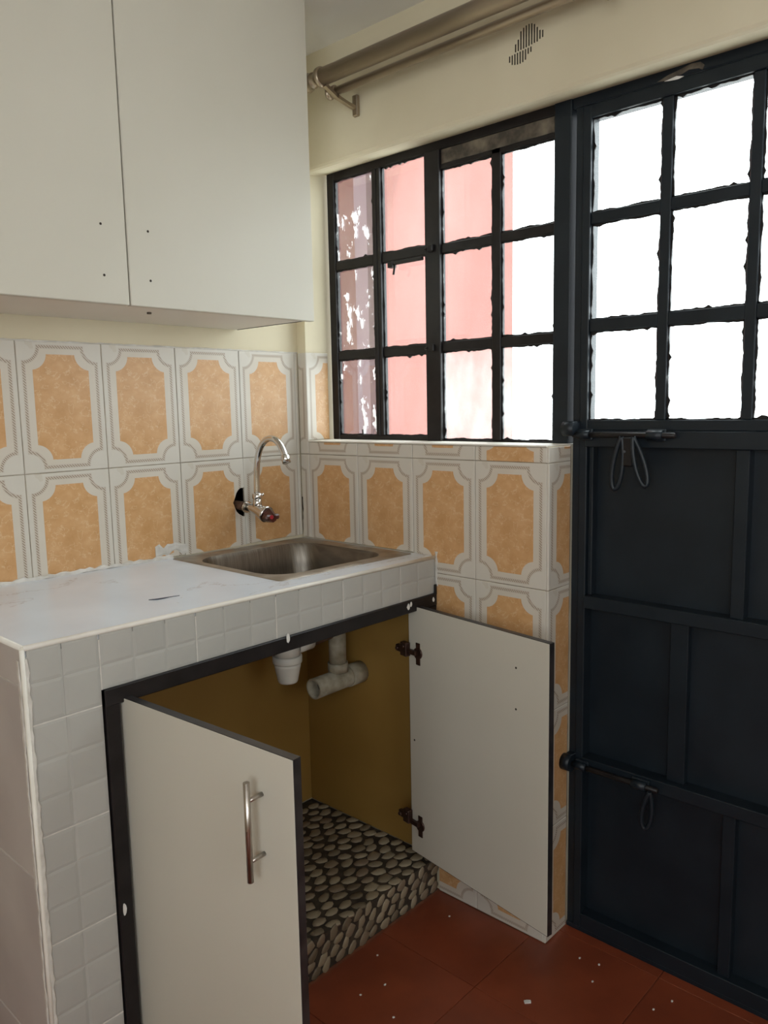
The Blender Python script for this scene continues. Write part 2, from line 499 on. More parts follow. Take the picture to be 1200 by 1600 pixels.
for x0, x1, z0, z1 in ((-2.1, -1.2, 1.15, 1.18), (-2.1, -1.2, 2.07, 2.1), (-2.1, -2.07, 1.18, 2.07), (-1.23, -1.2, 1.18, 2.07), (-1.665, -1.635, 1.18, 2.07)):
    mb.box(x0, x1, YF - 0.09, YF - 0.06, z0, z1)
structure(build(mb, 'added_window_rear', 'black_paint'), 'wide frame of the window assumed behind the camera, out of view', 'window')  # unseen opening behind the camera, sized for the fill light it gives

# sill board of the window opening
mb = MB().bbox(-0.002, 0.145, -S1, Y_END + 0.0005, Z_SILL - 0.004, Z_SILL, 0.001)
structure(build(mb, 'trim_1', 'sill', at=(0.1, -0.42, Z_SILL - 0.004)), 'pale plastered window sill above the tiled low wall', 'sill')

# ------------------------------------------------------------------ wall tiles
_tile_cache = {}
def tile_mesh(u0, u1, v0, v1, t, mat, bv=0.0012):
    key = tuple(round(x, 4) for x in (u0, u1, v0, v1, t)) + (mat,)
    if key not in _tile_cache:
        b = bv
        vs = [(u0, v0, -t), (u1, v0, -t), (u1, v1, -t), (u0, v1, -t),
              (u0, v0, -b), (u1, v0, -b), (u1, v1, -b), (u0, v1, -b),
              (u0 + b, v0 + b, 0), (u1 - b, v0 + b, 0), (u1 - b, v1 - b, 0), (u0 + b, v1 - b, 0)]
        fs = [(3, 2, 1, 0), (8, 9, 10, 11)]
        for i in range(4):
            j = (i + 1) % 4
            fs += [(i, j, 4 + j, 4 + i), (4 + i, 4 + j, 8 + j, 8 + i)]
        _tile_cache[key] = MB().add(vs, fs).mesh('tile', mat)
    return _tile_cache[key]

ROT_BACK = Matrix(((1, 0, 0), (0, 0, -1), (0, 1, 0)))            # u=+x, v=+z, n=-y
ROT_WIN = Matrix(((0, 0, -1), (-1, 0, 0), (0, 1, 0)))            # u=-y, v=+z, n=-x
def put_tile(parent, org, R, u0, u1, v0, v1, t=WP, mat='wall_tile', name='tile', jitter=0.0004, gap=0.0009, me=None, bv=0.0012):
    if me is None:
        me = tile_mesh(u0 + gap, u1 - gap, v0 + gap, v1 - gap, t, mat, bv)
    j = random.uniform(-jitter, jitter)
    n = R @ Vector((0, 0, 1))
    return link(name, me, parent, Vector(org) + n * j, R.to_euler())

ROWS = [ZJ - TH * 4, ZJ - TH * 3, ZJ - TH * 2, ZJ - TH, ZJ]      # lower edges of the rows
# back wall: column k spans x in [-S0-0.2(k+1), -S0-0.2k]
for k in range(-1, 8):
    x_r = -S0 - TW * k
    x_l = x_r - TW
    u1 = S0 if k == -1 else TW
    # top row
    put_tile(wall_back, (x_l, 0, ZJ), ROT_BACK, 0, u1, 0, TH)
    # row cut by the worktop
    if k == 1:
        pts = [(0.0009, 0.052), (TW - 0.0009, 0.052)]
        notch = [(TW - 0.0009, 1.016), (0.194, 1.0135), (0.1855, 1.020), (0.178, 1.024), (0.170, 1.032), (0.1665, 1.041), (0.163, 1.050), (0.160, 1.057), (0.165, 1.066), (0.168, 1.072), (0.172, 1.083), (0.179, 1.091), (0.188, 1.0965), (0.194, 1.0955), (TW - 0.0009, 1.098)]
        pts += [(a, b - (ZJ - TH)) for a, b in notch] + [(TW - 0.0009, TH - 0.0009), (0.0009, TH - 0.0009)]
        me = MB().prism(pts, lambda a, b, h: (a, b, h), -WP, 0).mesh('tile', 'wall_tile')
        put_tile(wall_back, (x_l, 0, ZJ - TH), ROT_BACK, 0, 0, 0, 0, me=me)
    else:
        v0 = 0.052 if x_r > -1.0 else 0.0
        put_tile(wall_back, (x_l, 0, ZJ - TH), ROT_BACK, 0, u1, v0, TH)
    if x_r < -1.05:
        for z in ROWS[:3]:
            v0 = max(0, -z)
            put_tile(wall_back, (x_l, 0, z), ROT_BACK, max(0, 0), min(TW, -1.06 - x_l), v0, TH)
grout = MB().box(-1.62, 0, 0.0022, WP - 0.0004, 0.93, ZT).box(-1.62, -1.06, 0.0022, WP - 0.0004, 0, 0.93)
# keep the grout bed clear of the broken hole
grout = MB().box(-1.62, hx0, 0.0022, WP - 0.0004, 0.936, ZT - 0.001).box(hx1, 0, 0.0022, WP - 0.0004, 0.936, ZT - 0.001).box(hx0, hx1, 0.0022, WP - 0.0004, 0.936, hz0 + 0.004).box(hx0, hx1, 0.0022, WP - 0.0004, hz1 - 0.006, ZT - 0.001)
grout.box(-1.62, -1.062, 0.0022, WP - 0.0004, 0, 0.936)
build(grout, 'grout', 'grout', wall_back)
# thin strip of the top edge of the tiling
def wavy_strip(pts3, w, t, nrm, upv, seed, mat, parent, name):
    """irregular smear of paint or grout along a polyline"""
    rnd = random.Random(seed)
    mb = MB()
    nrm, upv = Vector(nrm), Vector(upv)
    P = [Vector(p) for p in pts3]
    seg = []
    for a, b in zip(P, P[1:]):
        n = max(2, int((b - a).length / 0.012))
        seg += [a.lerp(b, i / n) for i in range(n)]
    seg.append(P[-1])
    vs = []
    for p in seg:
        a = w * rnd.uniform(0.25, 1.0); c = w * rnd.uniform(0.25, 1.0)
        tt = t * rnd.uniform(0.5, 1.0)
        vs += [p - upv * c, p - upv * c * 0.6 + nrm * tt, p + upv * a * 0.6 + nrm * tt, p + upv * a]
    fs = []
    for i in range(len(seg) - 1):
        for k in range(4):
            j = (k + 1) % 4
            fs.append((4 * i + k, 4 * i + j, 4 * i + 4 + j, 4 * i + 4 + k))
    e = 4 * (len(seg) - 1)
    fs += [(3, 2, 1, 0), (e, e + 1, e + 2, e + 3)]
    mb.add(vs, fs)
    return build(mb, name, mat, parent)
wavy_strip([(-1.62, 0, ZT), (-0.6, 0, ZT), (0, 0, ZT)], 0.0028, 0.0012, (0, -1, 0), (0, 0, 1), 3, 'grout_white', wall_back, 'paint_line')
wavy_strip([(-1.05, -0.002, 0.943), (-0.75, -0.002, 0.9405), (-0.45, -0.002, 0.937)], 0.008, 0.0015, (0, -1, 0), (0, 0, 1), 4, 'grout_white', wall_back, 'sealant_smear')
wavy_strip([(-0.50, -0.0005, 0.956), (-0.44, -0.0005, 0.960), (-0.405, -0.0005, 0.957)], 0.019, 0.0012, (0, -1, 0), (0, 0, 1), 5, 'grout_white', wall_back, 'plaster_smear')
wavy_strip([(0.002, -0.002, 0.94), (-0.0005, -0.003, 1.05)], 0.0035, 0.001, (-1, 0, 0), (0, 1, 0), 9, 'hole', wall_back, 'dirt_line')

# window wall: column k spans y in [-S1-0.2(k+1), -S1-0.2k], u runs along -y
for k in range(-1, 4):
    y0 = -S1 - TW * k
    ua = TW - S1 if k == -1 else 0.0
    u_ct = 0.51 + y0                                # where the counter front crosses the column
    if k == -1:
        put_tile(wall_right, (0, y0, ZJ), ROT_WIN, ua, TW, 0, TH)
    elif k < 3:
        put_tile(wall_right, (0, y0, ZJ), ROT_WIN, 0, TW, 0, Z_SILL - 0.004 - ZJ)
    else:                                           # a piece cut from the upper part of a tile
        put_tile(wall_right, (0, y0, ZJ - 0.205), ROT_WIN, 0, TW, 0.205, 0.205 + Z_SILL - 0.004 - ZJ)
    v0 = 0.046 if k < 2 else 0.0
    put_tile(wall_right, (0, y0, ZJ - TH), ROT_WIN, ua, TW, v0, TH)
    for z in ROWS[:3]:
        vv = max(0.0, -z + 0.001)
        if u_ct >= TW:
            continue
        put_tile(wall_right, (0, y0, z), ROT_WIN, max(0.0, u_ct), TW, vv, TH)
g = MB().box(0.0022, WP - 0.0004, -S1, Y_END, 0.93, Z_SILL - 0.005).box(0.0022, WP - 0.0004, -0.5125, Y_END, 0, 0.93).box(0.0022, WP - 0.0004, 0, -S1 + 0.001, 0.93, ZT - 0.001)
build(g, 'grout', 'grout', wall_right)
# return of the low wall beside the door (faces the camera)
YE = Y_END - WP
for z in ROWS + []:
    v0 = max(0.0, -z + 0.001)
    v1 = min(TH, Z_SILL - 0.004 - z)
    put_tile(wall_right, (0, YE + 0.0, z), ROT_BACK, 0, XF - 0.004, v0, v1, t=WP)
build(MB().box(0.002, XF, Y_END - 0.0045, Y_END + 0.004, 0.0, Z_SILL - 0.005), 'grout', 'grout', wall_right)
# left jamb of the window, tiled at its foot
put_tile(wall_right, (0, -S1, ZJ), ROT_BACK, 0.0, XF - 0.012, Z_SILL - ZJ, TH, t=0.005)
wavy_strip([(-0.0005, -0.5135, 0.94), (-0.0005, -0.5135, 0.85)], 0.006, 0.0012, (-1, 0, 0), (0, 1, 0), 6, 'grout_white', wall_right, 'sealant_smear')

# ------------------------------------------------------------------ floor tiles
FT = 0.30
ix0 = math.floor((XL + 0.23) / FT); ix1 = math.ceil((WP + 0.2 + 0.23) / FT)
iy0 = math.floor((YF + 0.797) / FT); iy1 = math.ceil((0 + 0.797) / FT)
ROT_UP = Matrix.Identity(3)
for ix in range(ix0, ix1):
    for iy in range(iy0, iy1):
        xa, xb = -0.23 + FT * ix, -0.23 + FT * (ix + 1)
        ya, yb = -0.797 + FT * iy, -0.797 + FT * (iy + 1)
        lo_x, hi_x, lo_y, hi_y = max(xa, XL), min(xb, 0.2), max(ya, YF), min(yb, 0.0)
        # the counter and the low wall stand on the floor: tiles end at them
        if lo_x >= 0.0 - 1e-6 and lo_y >= Y_END:
            continue
        if hi_x > 0.0 and lo_y > Y_END:
            hi_x = 0.0
        if hi_x <= 0.001 and lo_y < -0.512 < hi_y and lo_x > -1.056:
            hi_y = -0.512
        if lo_y >= -0.513 and lo_x > -1.056 and hi_x <= 0.001:
            continue
        if hi_x - lo_x < 0.01 or hi_y - lo_y < 0.01:
            continue
        put_tile(floor, (xa, ya, 0), ROT_UP, lo_x - xa, hi_x - xa, lo_y - ya, hi_y - ya, t=0.003, mat='floor', jitter=0.0002, gap=0.0008, bv=0.0006)

# ------------------------------------------------------------------ outside
mb = MB().box(0.226, 14, -12, 12, -0.16, -0.08)
structure(build(mb, 'ground', 'ground'), 'concrete yard outside the window, made pale to bounce light indoors', 'ground')
mb = MB().prism([(2.0, 0.578), (2.2, 0.73), (2.2, 7.0), (2.0, 7.0)], lambda a, b, h: (a, b, h), -0.08, 4.4)
nb = empty('neighbour_building', (2.3, 3.8, -0.08))
tag(nb, 'pink rendered wall of the building seen through the window', 'building')
build(mb, 'wall', 'pink_wall', nb)
build(MB().box(1.93, 2.0, 1.545, 1.70, -0.08, 4.4), 'wall_strip', 'mauve_wall', nb, label='mauve grey strip on the pink wall')  # raised strip added for the mauve tone in the first pane
build(MB().prism([(1.96, 0.56), (2.24, 0.772), (2.24, 7.0), (1.96, 7.0)], lambda a, b, h: (a, b, h), 4.4, 4.5), 'coping', 'mauve_wall', nb)
sw = MB().box(0.145, 0.352, 0.10, 0.30, -0.08, 2.7)
tag(build(sw, 'side_pier', 'red_wall'), 'dark red rendered pier just outside the left pane of the window', 'pier')

# ------------------------------------------------------------------ steel window
win = empty('window_1', (XF + 0.015, -0.42, Z_SILL))
structure(win, 'black steel window with twelve small panes above the sink', 'window')
XB = XF + 0.020
def bar(parent, name, y0, y1, z0, z1, mat='black_paint', x0=XF, x1=XB, bv=0.0015, label=None):
    return build(MB().bbox(x0, x1, y0, y1, z0, z1, bv), name, mat, parent, label=label)

Z_T = 1.982
bar(win, 'frame_jamb', -0.0385, -0.066, Z_SILL, Z_T)
bar(win, 'frame_head', -0.066, -0.792, 1.957, Z_T)
bar(win, 'frame_sill', -0.066, -0.409, Z_SILL, 1.231)
bar(win, 'frame_sill', -0.4585, -0.792, Z_SILL, 1.2225)
# casement mullions
bar(win, 'mullion', -0.2165, -0.2315, 1.231, 1.957)
bar(win, 'mullion', -0.2375, -0.2495, 1.231, 1.957, x0=XF - 0.004)
bar(win, 'mullion', -0.2315, -0.2375, 1.231, 1.957, x0=XF + 0.008)
bar(win, 'mullion', -0.409, -0.4585, Z_SILL, 1.957, x0=XF - 0.006)
bar(win, 'mullion', -0.6165, -0.6425, 1.2225, 1.921)
# glazing bars
for z0, z1 in ((1.4505, 1.4745), (1.706, 1.7305)):
    bar(win, 'glazing_bar', -0.066, -0.2165, z0, z1, x0=XF + 0.002)
    bar(win, 'glazing_bar', -0.2495, -0.409, z0, z1, x0=XF + 0.002)
for z0, z1 in ((1.452, 1.4765), (1.7015, 1.7245)):
    bar(win, 'glazing_bar', -0.4585, -0.6165, z0, z1, x0=XF + 0.002)
    bar(win, 'glazing_bar', -0.6425, -0.792, z0, z1, x0=XF + 0.002)
bar(win, 'transom', -0.4585, -0.792, 1.9085, 1.921)
build(MB().bbox(XF + 0.004, XB, -0.4585, -0.792, 1.921, 1.957, 0.001), 'grimy_strip', 'grime', win, label='grimy brown strip above the transom')

def ring(y0, y1, z0, z1, xf, xb, seed, amp=0.0045, base=0.0018):
    """putty and paint overlapping the pane with a ragged inner edge"""
    rnd = random.Random(seed)
    ya, yb = min(y0, y1), max(y0, y1)
    mb = MB()
    def side(a, b, inn):
        a, b, inn = Vector(a), Vector(b), Vector(inn)
        n = max(8, int((b - a).length / 0.008))
        ph = rnd.uniform(0, 6)
        vs = []
        for i in range(n + 1):
            p = a.lerp(b, i / n)
            w = base + amp * (0.25 + 0.35 * math.sin(i * 0.55 + ph) * rnd.uniform(0.2, 1) + rnd.uniform(-0.18, 0.3))
            if rnd.random() < 0.05:
                w += amp * 0.9
            w = max(0.0008, w)
            q = p + inn * w
            o = p - inn * 0.0005
            vs += [(xb, o.x, o.y), (xf, o.x, o.y), (xf, q.x, q.y), (xb, q.x, q.y)]
        fs = []
        for i in range(n):
            for k in range(4):
                j = (k + 1) % 4
                fs.append((4 * i + k, 4 * i + j, 4 * i + 4 + j, 4 * i + 4 + k))
        mb.add(vs, fs + [(3, 2, 1, 0), (4 * n, 4 * n + 1, 4 * n + 2, 4 * n + 3)])
    side((ya, z0), (yb, z0), (0, 1)); side((ya, z1), (yb, z1), (0, -1))
    side((ya, z0), (ya, z1), (1, 0)); side((yb, z0), (yb, z1), (-1, 0))
    return mb

def pane(parent, y0, y1, z0, z1, mat, seed, label=None, xp=XF + 0.009):
    o = build(MB().box(xp, xp + 0.003, y0, y1, z0, z1), 'pane', mat, parent, label=label)
    build(ring(y0, y1, z0, z1, xp - 0.0035, xp - 0.0004, seed), 'putty', 'black_paint', o)
    return o
cols_l = [(-0.066, -0.2165), (-0.2495, -0.409)]
cols_r = [(-0.4585, -0.6165), (-0.6425, -0.792)]
rows_l = [(1.231, 1.4505), (1.4745, 1.706), (1.7305, 1.957)]
rows_r = [(1.2225, 1.452), (1.4765, 1.7015), (1.7245, 1.9085)]
sd = 100
for ci, (a, b) in enumerate(cols_l):
    for ri, (c, d) in enumerate(rows_l):
        sd += 1
        pane(win, a, b, c, d, 'glass_splat' if ci == 0 else 'glass', sd, 'pane splashed with white paint' if ci == 0 else None)
for ci, (a, b) in enumerate(cols_r):
    for ri, (c, d) in enumerate(rows_r):
        sd += 1
        pane(win, a, b, c, d, 'glass_haze_glare' if ri == 0 else 'glass', sd, 'dusty pane with white glare put into its haze' if ri == 0 else None)
# casement stay, catch and little lugs
st = build(MB().bbox(XF - 0.018, XF - 0.008, -0.300, -0.408, 1.690, 1.699, 0.0015).bbox(XF - 0.02, XF - 0.002, -0.288, -0.307, 1.684, 1.700, 0.0015), 'stay_bar', 'black_paint', win)
build(MB().tube([(XF - 0.016, -0.312, 1.690), (XF - 0.020, -0.314, 1.678), (XF - 0.019, -0.310, 1.664)], 0.003, 8), 'stay_peg', 'black_paint', st)
for z in (1.7165, 1.4635):
    build(MB().bbox(XF - 0.016, XF - 0.006, -0.424, -0.442, z - 0.009, z + 0.009, 0.002).tube([(XF - 0.013, -0.424, z), (XF - 0.013, -0.412, z - 0.002)], 0.003, 8), 'hinge_lug', 'black_paint', win)
build(MB().tube([(XF - 0.004, -0.173, 1.231), (XF - 0.010, -0.173, 1.233), (XF - 0.012, -0.174, 1.248)], 0.002, 8).tube([(XF - 0.008, -0.15, 1.230), (XF - 0.010, -0.195, 1.2305)], 0.0018, 8), 'stay_peg', 'black_paint', win)
# square post between window and door
bar(win, 'post', -0.792, -0.8355, Z_SILL, Z_T, mat='door_paint', x0=XF - 0.006, x1=XF + 0.04, bv=0.002)

# ------------------------------------------------------------------ steel door
door = empty('door_1', (XF + 0.02, -1.31, 0.0))
structure(door, 'black steel door with small panes above sheet panels', 'door')
DX0, DX1 = XF - 0.004, XF + 0.036
D = 'door_paint'
bar(door, 'door_frame_jamb', -0.8435, -0.862, 0.0, Z_T, D, x0=XF + 0.002, x1=XF + 0.05)
bar(door, 'door_frame_jamb', Y_DOOR_R + 0.001, Y_DOOR_R + 0.022, 0.0, Z_T, D, x0=XF + 0.002, x1=XF + 0.05)
bar(door, 'door_frame_head', -0.8365, Y_DOOR_R + 0.001, 1.957, Z_T + 0.002, D, x0=XF - 0.002, x1=XF + 0.05)
YR = Y_DOOR_R + 0.024
bar(door, 'leaf_stile', -0.8635, -0.8825, 0.012, 1.955, D, x0=DX0, x1=DX1)
bar(door, 'leaf_stile', YR, YR + 0.019, 0.012, 1.955, D, x0=DX0, x1=DX1)
bar(door, 'leaf_rail', -0.8825, YR + 0.019, 1.928, 1.955, D, x0=DX0, x1=DX1)
bar(door, 'leaf_rail', -0.8825, YR + 0.019, 1.249, 1.272, D, x0=DX0, x1=DX1)
bar(door, 'leaf_rail', -0.8825, YR + 0.019, 1.212, 1.2485, D, x0=DX0 - 0.008, x1=DX1)
cols = []
y = -0.8825
edges = [-0.8825, -1.0410, -1.0635, -1.2190, -1.2405, -1.3960, -1.4180, -1.5730, -1.5945, YR + 0.019]
for i in range(1, 8, 2):
    bar(door, 'glazing_bar', edges[i], edges[i + 1], 1.272, 1.928, D, x0=XF)
for i in range(0, 9, 2):
    cols.append((edges[i], edges[i + 1]))
for ci, (a, b) in enumerate(cols):
    for z0, z1 in ((1.470, 1.4975), (1.704, 1.7285)):
        bar(door, 'glazing_bar', a, b, z0, z1, D, x0=XF + 0.001)
    for ri, (c, d) in enumerate(((1.272, 1.470), (1.4975, 1.704), (1.7285, 1.928))):
        sd += 1
        pane(door, a, b, c, d, 'glass', sd, xp=XF + 0.010)
# sheet steel lower half: recessed panels behind raised stiles and rails
SX = XF + 0.030
def sheet(y0, y1, z0, z1):
    build(MB().box(SX, SX + 0.003, y0, y1, z0, z1), 'panel', D, door)
yl, yr = -0.8825, YR + 0.019
sheet(yl, -1.227, 0.855, 1.212); sheet(-1.227, yr, 0.855, 1.212)
sheet(yl, -1.11, 0.455, 0.855); sheet(-1.11, yr, 0.455, 0.855)
sheet(yl, -1.227, 0.045, 0.455); sheet(-1.227, yr, 0.045, 0.455)
bar(door, 'leaf_rail', yl, yr, 0.832, 0.862, D, x0=XF - 0.010, x1=SX)
bar(door, 'leaf_rail', yl, yr, 0.432, 0.462, D, x0=XF - 0.010, x1=SX)
bar(door, 'leaf_rail', yl, yr, 0.012, 0.050, D, x0=XF - 0.004, x1=SX)
bar(door, 'leaf_stile', yl - 0.001, -0.894, 0.862, 1.212, D, x0=XF + 0.006, x1=SX)
bar(door, 'leaf_stile', -1.213, -1.240, 0.862, 1.212, D, x0=XF, x1=SX)
bar(door, 'leaf_stile', -1.085, -1.125, 0.462, 0.832, D, x0=XF + 0.010, x1=SX)
bar(door, 'leaf_stile', -1.213, -1.240, 0.050, 0.432, D, x0=XF + 0.006, x1=SX)
bar(door, 'threshold', -0.8425, Y_DOOR_R + 0.001, 0.0, 0.012, D, x0=XF - 0.002, x1=XF + 0.05)

def slide_bolt(z, y0, y1, xa, loop_y, loop_len, loops):
    b = empty('slide_bolt', (xa, (y0 + y1) / 2, z), door)
    b['label'] = 'black sliding bolt with a hanging loop handle'
    build(MB().tube([(xa, y0, z), (xa, y0 - 0.030, z)], 0.0095, 14).tube([(xa, y1 + 0.062, z), (xa, y1 + 0.028, z)], 0.0105, 14), 'barrel', D, b)
    build(MB().tube([(xa, y0 + 0.012, z), (xa, y1 + 0.003, z), (xa, y1, z)], [0.0062, 0.0062, 0.004], 12), 'rod', 'black_paint', b)
    build(MB().bbox(xa + 0.004, xa + 0.012, y0 + 0.002, y0 - 0.033, z - 0.013, z + 0.013, 0.002).bbox(xa + 0.004, xa + 0.012, y1 + 0.066, y1 + 0.024, z - 0.013, z + 0.013, 0.002), 'mounting_plate', D, b)
    for (ly, tilt, ln) in loops:
        pts = []
        for i in range(21):
            t = 2 * math.pi * i / 20
            w = 0.013 * math.sin(t) * (0.5 - 0.5 * math.cos(t)) ** 0.35
            h = -ln * (0.5 - 0.5 * math.cos(t))
            pts.append((xa - 0.010 - 0.002 * math.sin(t), ly + w + tilt * h, z + h - 0.004))
        build(MB().tube(pts, 0.0052, 8), 'loop_handle', D, b)
    return b
XBOLT = XF - 0.030
bt = slide_bolt(1.240, -0.874, -1.101, XBOLT, -0.985, 0.115, [(-0.985, -0.12, 0.115), (-1.012, 0.28, 0.105)])
build(MB().bbox(XBOLT - 0.012, XBOLT + 0.004, -0.985, -1.012, 1.172, 1.236, 0.003).tube([(XBOLT - 0.013, -0.994, 1.205), (XBOLT - 0.014, -0.9945, 1.205)], 0.003, 8), 'hasp', 'black_paint', bt)
slide_bolt(0.446, -0.874, -1.082, XBOLT + 0.006, -1.07, 0.09, [(-1.066, -0.10, 0.090)])
# keepers on the jamb
build(MB().tube([(XBOLT + 0.002, -0.838, 1.2535), (XBOLT + 0.002, -0.868, 1.2535)], 0.017, 18).bbox(XBOLT + 0.002, XF + 0.004, -0.842, -0.866, 1.238, 1.270, 0.002), 'bolt_keeper', D, door)
build(MB().tube([(XBOLT + 0.006, -0.8425, 0.446), (XBOLT + 0.006, -0.866, 0.446)], 0.020, 18).bbox(XBOLT + 0.006, XF + 0.004, -0.843, -0.864, 0.428, 0.464, 0.002), 'bolt_keeper', D, door)
# plaster smear on the head of the door frame
def blob(poly, x, t, name, mat, parent):
    return build(MB().prism([(a, b) for a, b in poly], lambda a, b, h: (h, a, b), x - t, x), name, mat, parent)
blob([(-1.030, 1.960), (-1.052, 1.967), (-1.075, 1.971), (-1.100, 1.976), (-1.118, 1.974), (-1.126, 1.966), (-1.122, 1.958), (-1.115, 1.963), (-1.095, 1.966), (-1.080, 1.961), (-1.055, 1.957)], XF - 0.002, 0.0015, 'plaster_smear', 'grime', door)
blob([(-1.045, 1.957), (-1.07, 1.9605), (-1.085, 1.9565), (-1.075, 1.9535), (-1.06, 1.9545)], XF - 0.002, 0.002, 'plaster_smear', 'paint_chip', door)

# ------------------------------------------------------------------ air vent above the window
vent = empty('wall_vent', (WP, -0.774, 2.05))
tag(vent, 'ventilation slots in two stepped groups above the window', 'vent')
up_prof = [(2.0745, 2.0905), (2.0750, 2.0980), (2.0755, 2.1130), (2.0760, 2.1180), (2.0765, 2.1205), (2.0775, 2.1215), (2.0785, 2.1205), (2.0795, 2.1170), (2.0800, 2.1090), (2.0835, 2.1010), (2.0850, 2.0990)]
for i, (a, b) in enumerate(up_prof):
    yy = -0.7455 - 0.0068 * i
    build(MB().box(WP - 0.0008, WP + 0.004, yy, yy - 0.0026, a, b), 'painted_slot', 'hole', vent)  # dark bar on the wall; the shade of the opening is its colour
lo_prof = [(2.0575, 2.0700), (2.0510, 2.0705), (2.0490, 2.0712), (2.0480, 2.0718), (2.0480, 2.0724), (2.0490, 2.0728), (2.0520, 2.0735), (2.0620, 2.0740), (2.0640, 2.0745)]
for i, (a, b) in enumerate(lo_prof):
    yy = -0.7300 - 0.0068 * i
    build(MB().box(WP - 0.0008, WP + 0.004, yy, yy - 0.0026, a, b), 'painted_slot', 'hole', vent)

# ------------------------------------------------------------------ double curtain rod
rod = empty('curtain_rod', (-0.05, -0.25, 2.06))
tag(rod, 'double antique brass curtain rod on brackets above the window', 'curtain rod')
TX, TZ, NX, NZ = -0.108, 2.130, -0.068, 2.105
build(MB().tube([(TX, -0.245, TZ), (TX, -1.98, TZ)], 0.0205, 24), 'front_rod', 'brass', rod)
build(MB().tube([(NX, -0.245, NZ), (NX, -1.98, NZ)], 0.0105, 20), 'rear_rod', 'brass', rod)
build(MB().tube([(TX, -0.256, TZ), (TX, -0.253, TZ), (TX, -0.244, TZ), (TX, -0.241, TZ), (TX, -0.2405, TZ), (TX, -0.222, TZ), (TX, -0.2215, TZ), (TX, -0.218, TZ), (TX, -0.2175, TZ), (TX, -0.205, TZ), (TX, -0.19, TZ), (TX, -0.175, TZ), (TX, -0.17, TZ)],
                [0.0208, 0.0245, 0.0245, 0.0200, 0.0155, 0.0155, 0.019, 0.019, 0.016, 0.022, 0.024, 0.018, 0.006], 24), 'finial', 'brass', rod)
build(MB().tube([(NX, -0.262, NZ), (NX, -0.258, NZ), (NX, -0.250, NZ), (NX, -0.2495, NZ), (NX, -0.240, NZ), (NX, -0.239, NZ), (NX, -0.234, NZ), (NX, -0.232, NZ)],
                [0.011, 0.0155, 0.0155, 0.0125, 0.0125, 0.0155, 0.0155, 0.010], 20), 'end_cap', 'brass', rod)
def bracket(y):
    b = empty('bracket', (0.0, y, 2.06), rod)
    build(MB().bbox(-0.006, WP, y - 0.009, y + 0.009, 2.060, 2.112, 0.002), 'wall_plate', 'brass', b)
    arm = [(-0.004, y, 2.080), (-0.030, y, 2.083), (NX - 0.002, y, NZ - 0.014), (TX, y, TZ - 0.023)]
    mb = MB()
    for a, c in zip(arm, arm[1:]):
        a, c = Vector(a), Vector(c)
        d = (c - a).normalized(); n = Vector((-d.z, 0, d.x)) * 0.004
        vs = []
        for p in (a - d * 0.002, c + d * 0.002):
            for sy in (-0.006, 0.006):
                for sn in (-1, 1):
                    q = p + n * sn
                    vs.append((q.x, q.y + sy, q.z))
        mb.add(vs, [(0, 1, 3, 2), (4, 6, 7, 5), (0, 4, 5, 1), (2, 3, 7, 6), (0, 2, 6, 4), (1, 5, 7, 3)])
    build(mb, 'arm', 'brass', b)
    return b
bracket(-0.262)
bracket(-1.27)
for ry in (-0.997, -1.014):
    pts = [(NX + 0.019 * math.sin(2 * math.pi * i / 20), ry + 0.004 * math.cos(2 * math.pi * i / 20), NZ - 0.0105 + 0.0215 * math.cos(2 * math.pi * i / 20)) for i in range(21)]
    build(MB().tube(pts, 0.0022, 8), 'curtain_ring', 'brass', rod)

# ------------------------------------------------------------------ wall cabinet
CX1, CX0, CB, CT = -0.214, -1.215, 1.5265, 2.258
cab = empty('wall_cabinet', ((CX0 + CX1) / 2, -0.15, CB))
tag(cab, 'white laminate wall cabinet with two doors above the worktop', 'cabinet')
build(MB().bbox(CX0, CX1, -0.2845, WP, CB, CT, 0.001), 'carcass', 'cabinet_lit', cab)
build(MB().box(CX0 + 0.0005, CX1 + 0.0012, -0.2878, -0.2845, CB - 0.0012, CT), 'edge_band', 'edge', cab)
build(MB().box(CX1 + 0.0002, CX1 + 0.0012, -0.2845, -0.002, CB - 0.0012, CB + 0.0012), 'edge_band', 'edge', cab)
dr = build(MB().bbox(-0.7035, -0.2085, -0.306, -0.2885, 1.5225, CT, 0.0015), 'cabinet_door', 'cabinet', cab)
dl = build(MB().bbox(CX0 - 0.002, -0.7065, -0.306, -0.2885, 1.5225, CT, 0.0015), 'cabinet_door', 'cabinet', cab)
for d, pts in ((dr, ((-0.657, 1.672), (-0.657, 1.575))), (dl, ((-0.759, 1.672), (-0.758, 1.576)))):
    for (x, z) in pts:
        build(MB().tube([(x, -0.3064, z), (x, -0.304, z)], 0.0026, 10), 'screw_hole', 'hole', d)
build(MB().tube([(-0.60, -0.2, CB - 0.004), (-0.60, -0.2, CB + 0.001)], 0.005, 10), 'screw_cover', 'grime', cab)

# ------------------------------------------------------------------ kitchen counter
YC = -0.51                      # front face
XC = -1.055                     # left end
def ztop(x):                    # the worktop drops a little towards the window
    return 0.928 - 0.0115 * x
ctr = empty('kitchen_counter', (-0.53, -0.26, 0.0))
tag(ctr, 'tiled masonry counter with a white worktop and an open cupboard', 'counter')
G = 0.006
# masonry: left pier, beam over the cupboard, bed under the worktop
mb = MB()
mb.box(XC + G, -0.925, YC + G, -0.001, 0.0, 0.86)
mb.box(XC + G, -0.001, YC + G, -0.40, 0.838, 0.905)
mb.box(XC + G, -0.47, -0.40, -0.001, 0.86, 0.905)
mb.box(-0.47, -0.001, -0.045, -0.001, 0.838, 0.905)
build(mb, 'masonry', 'grout_white', ctr)
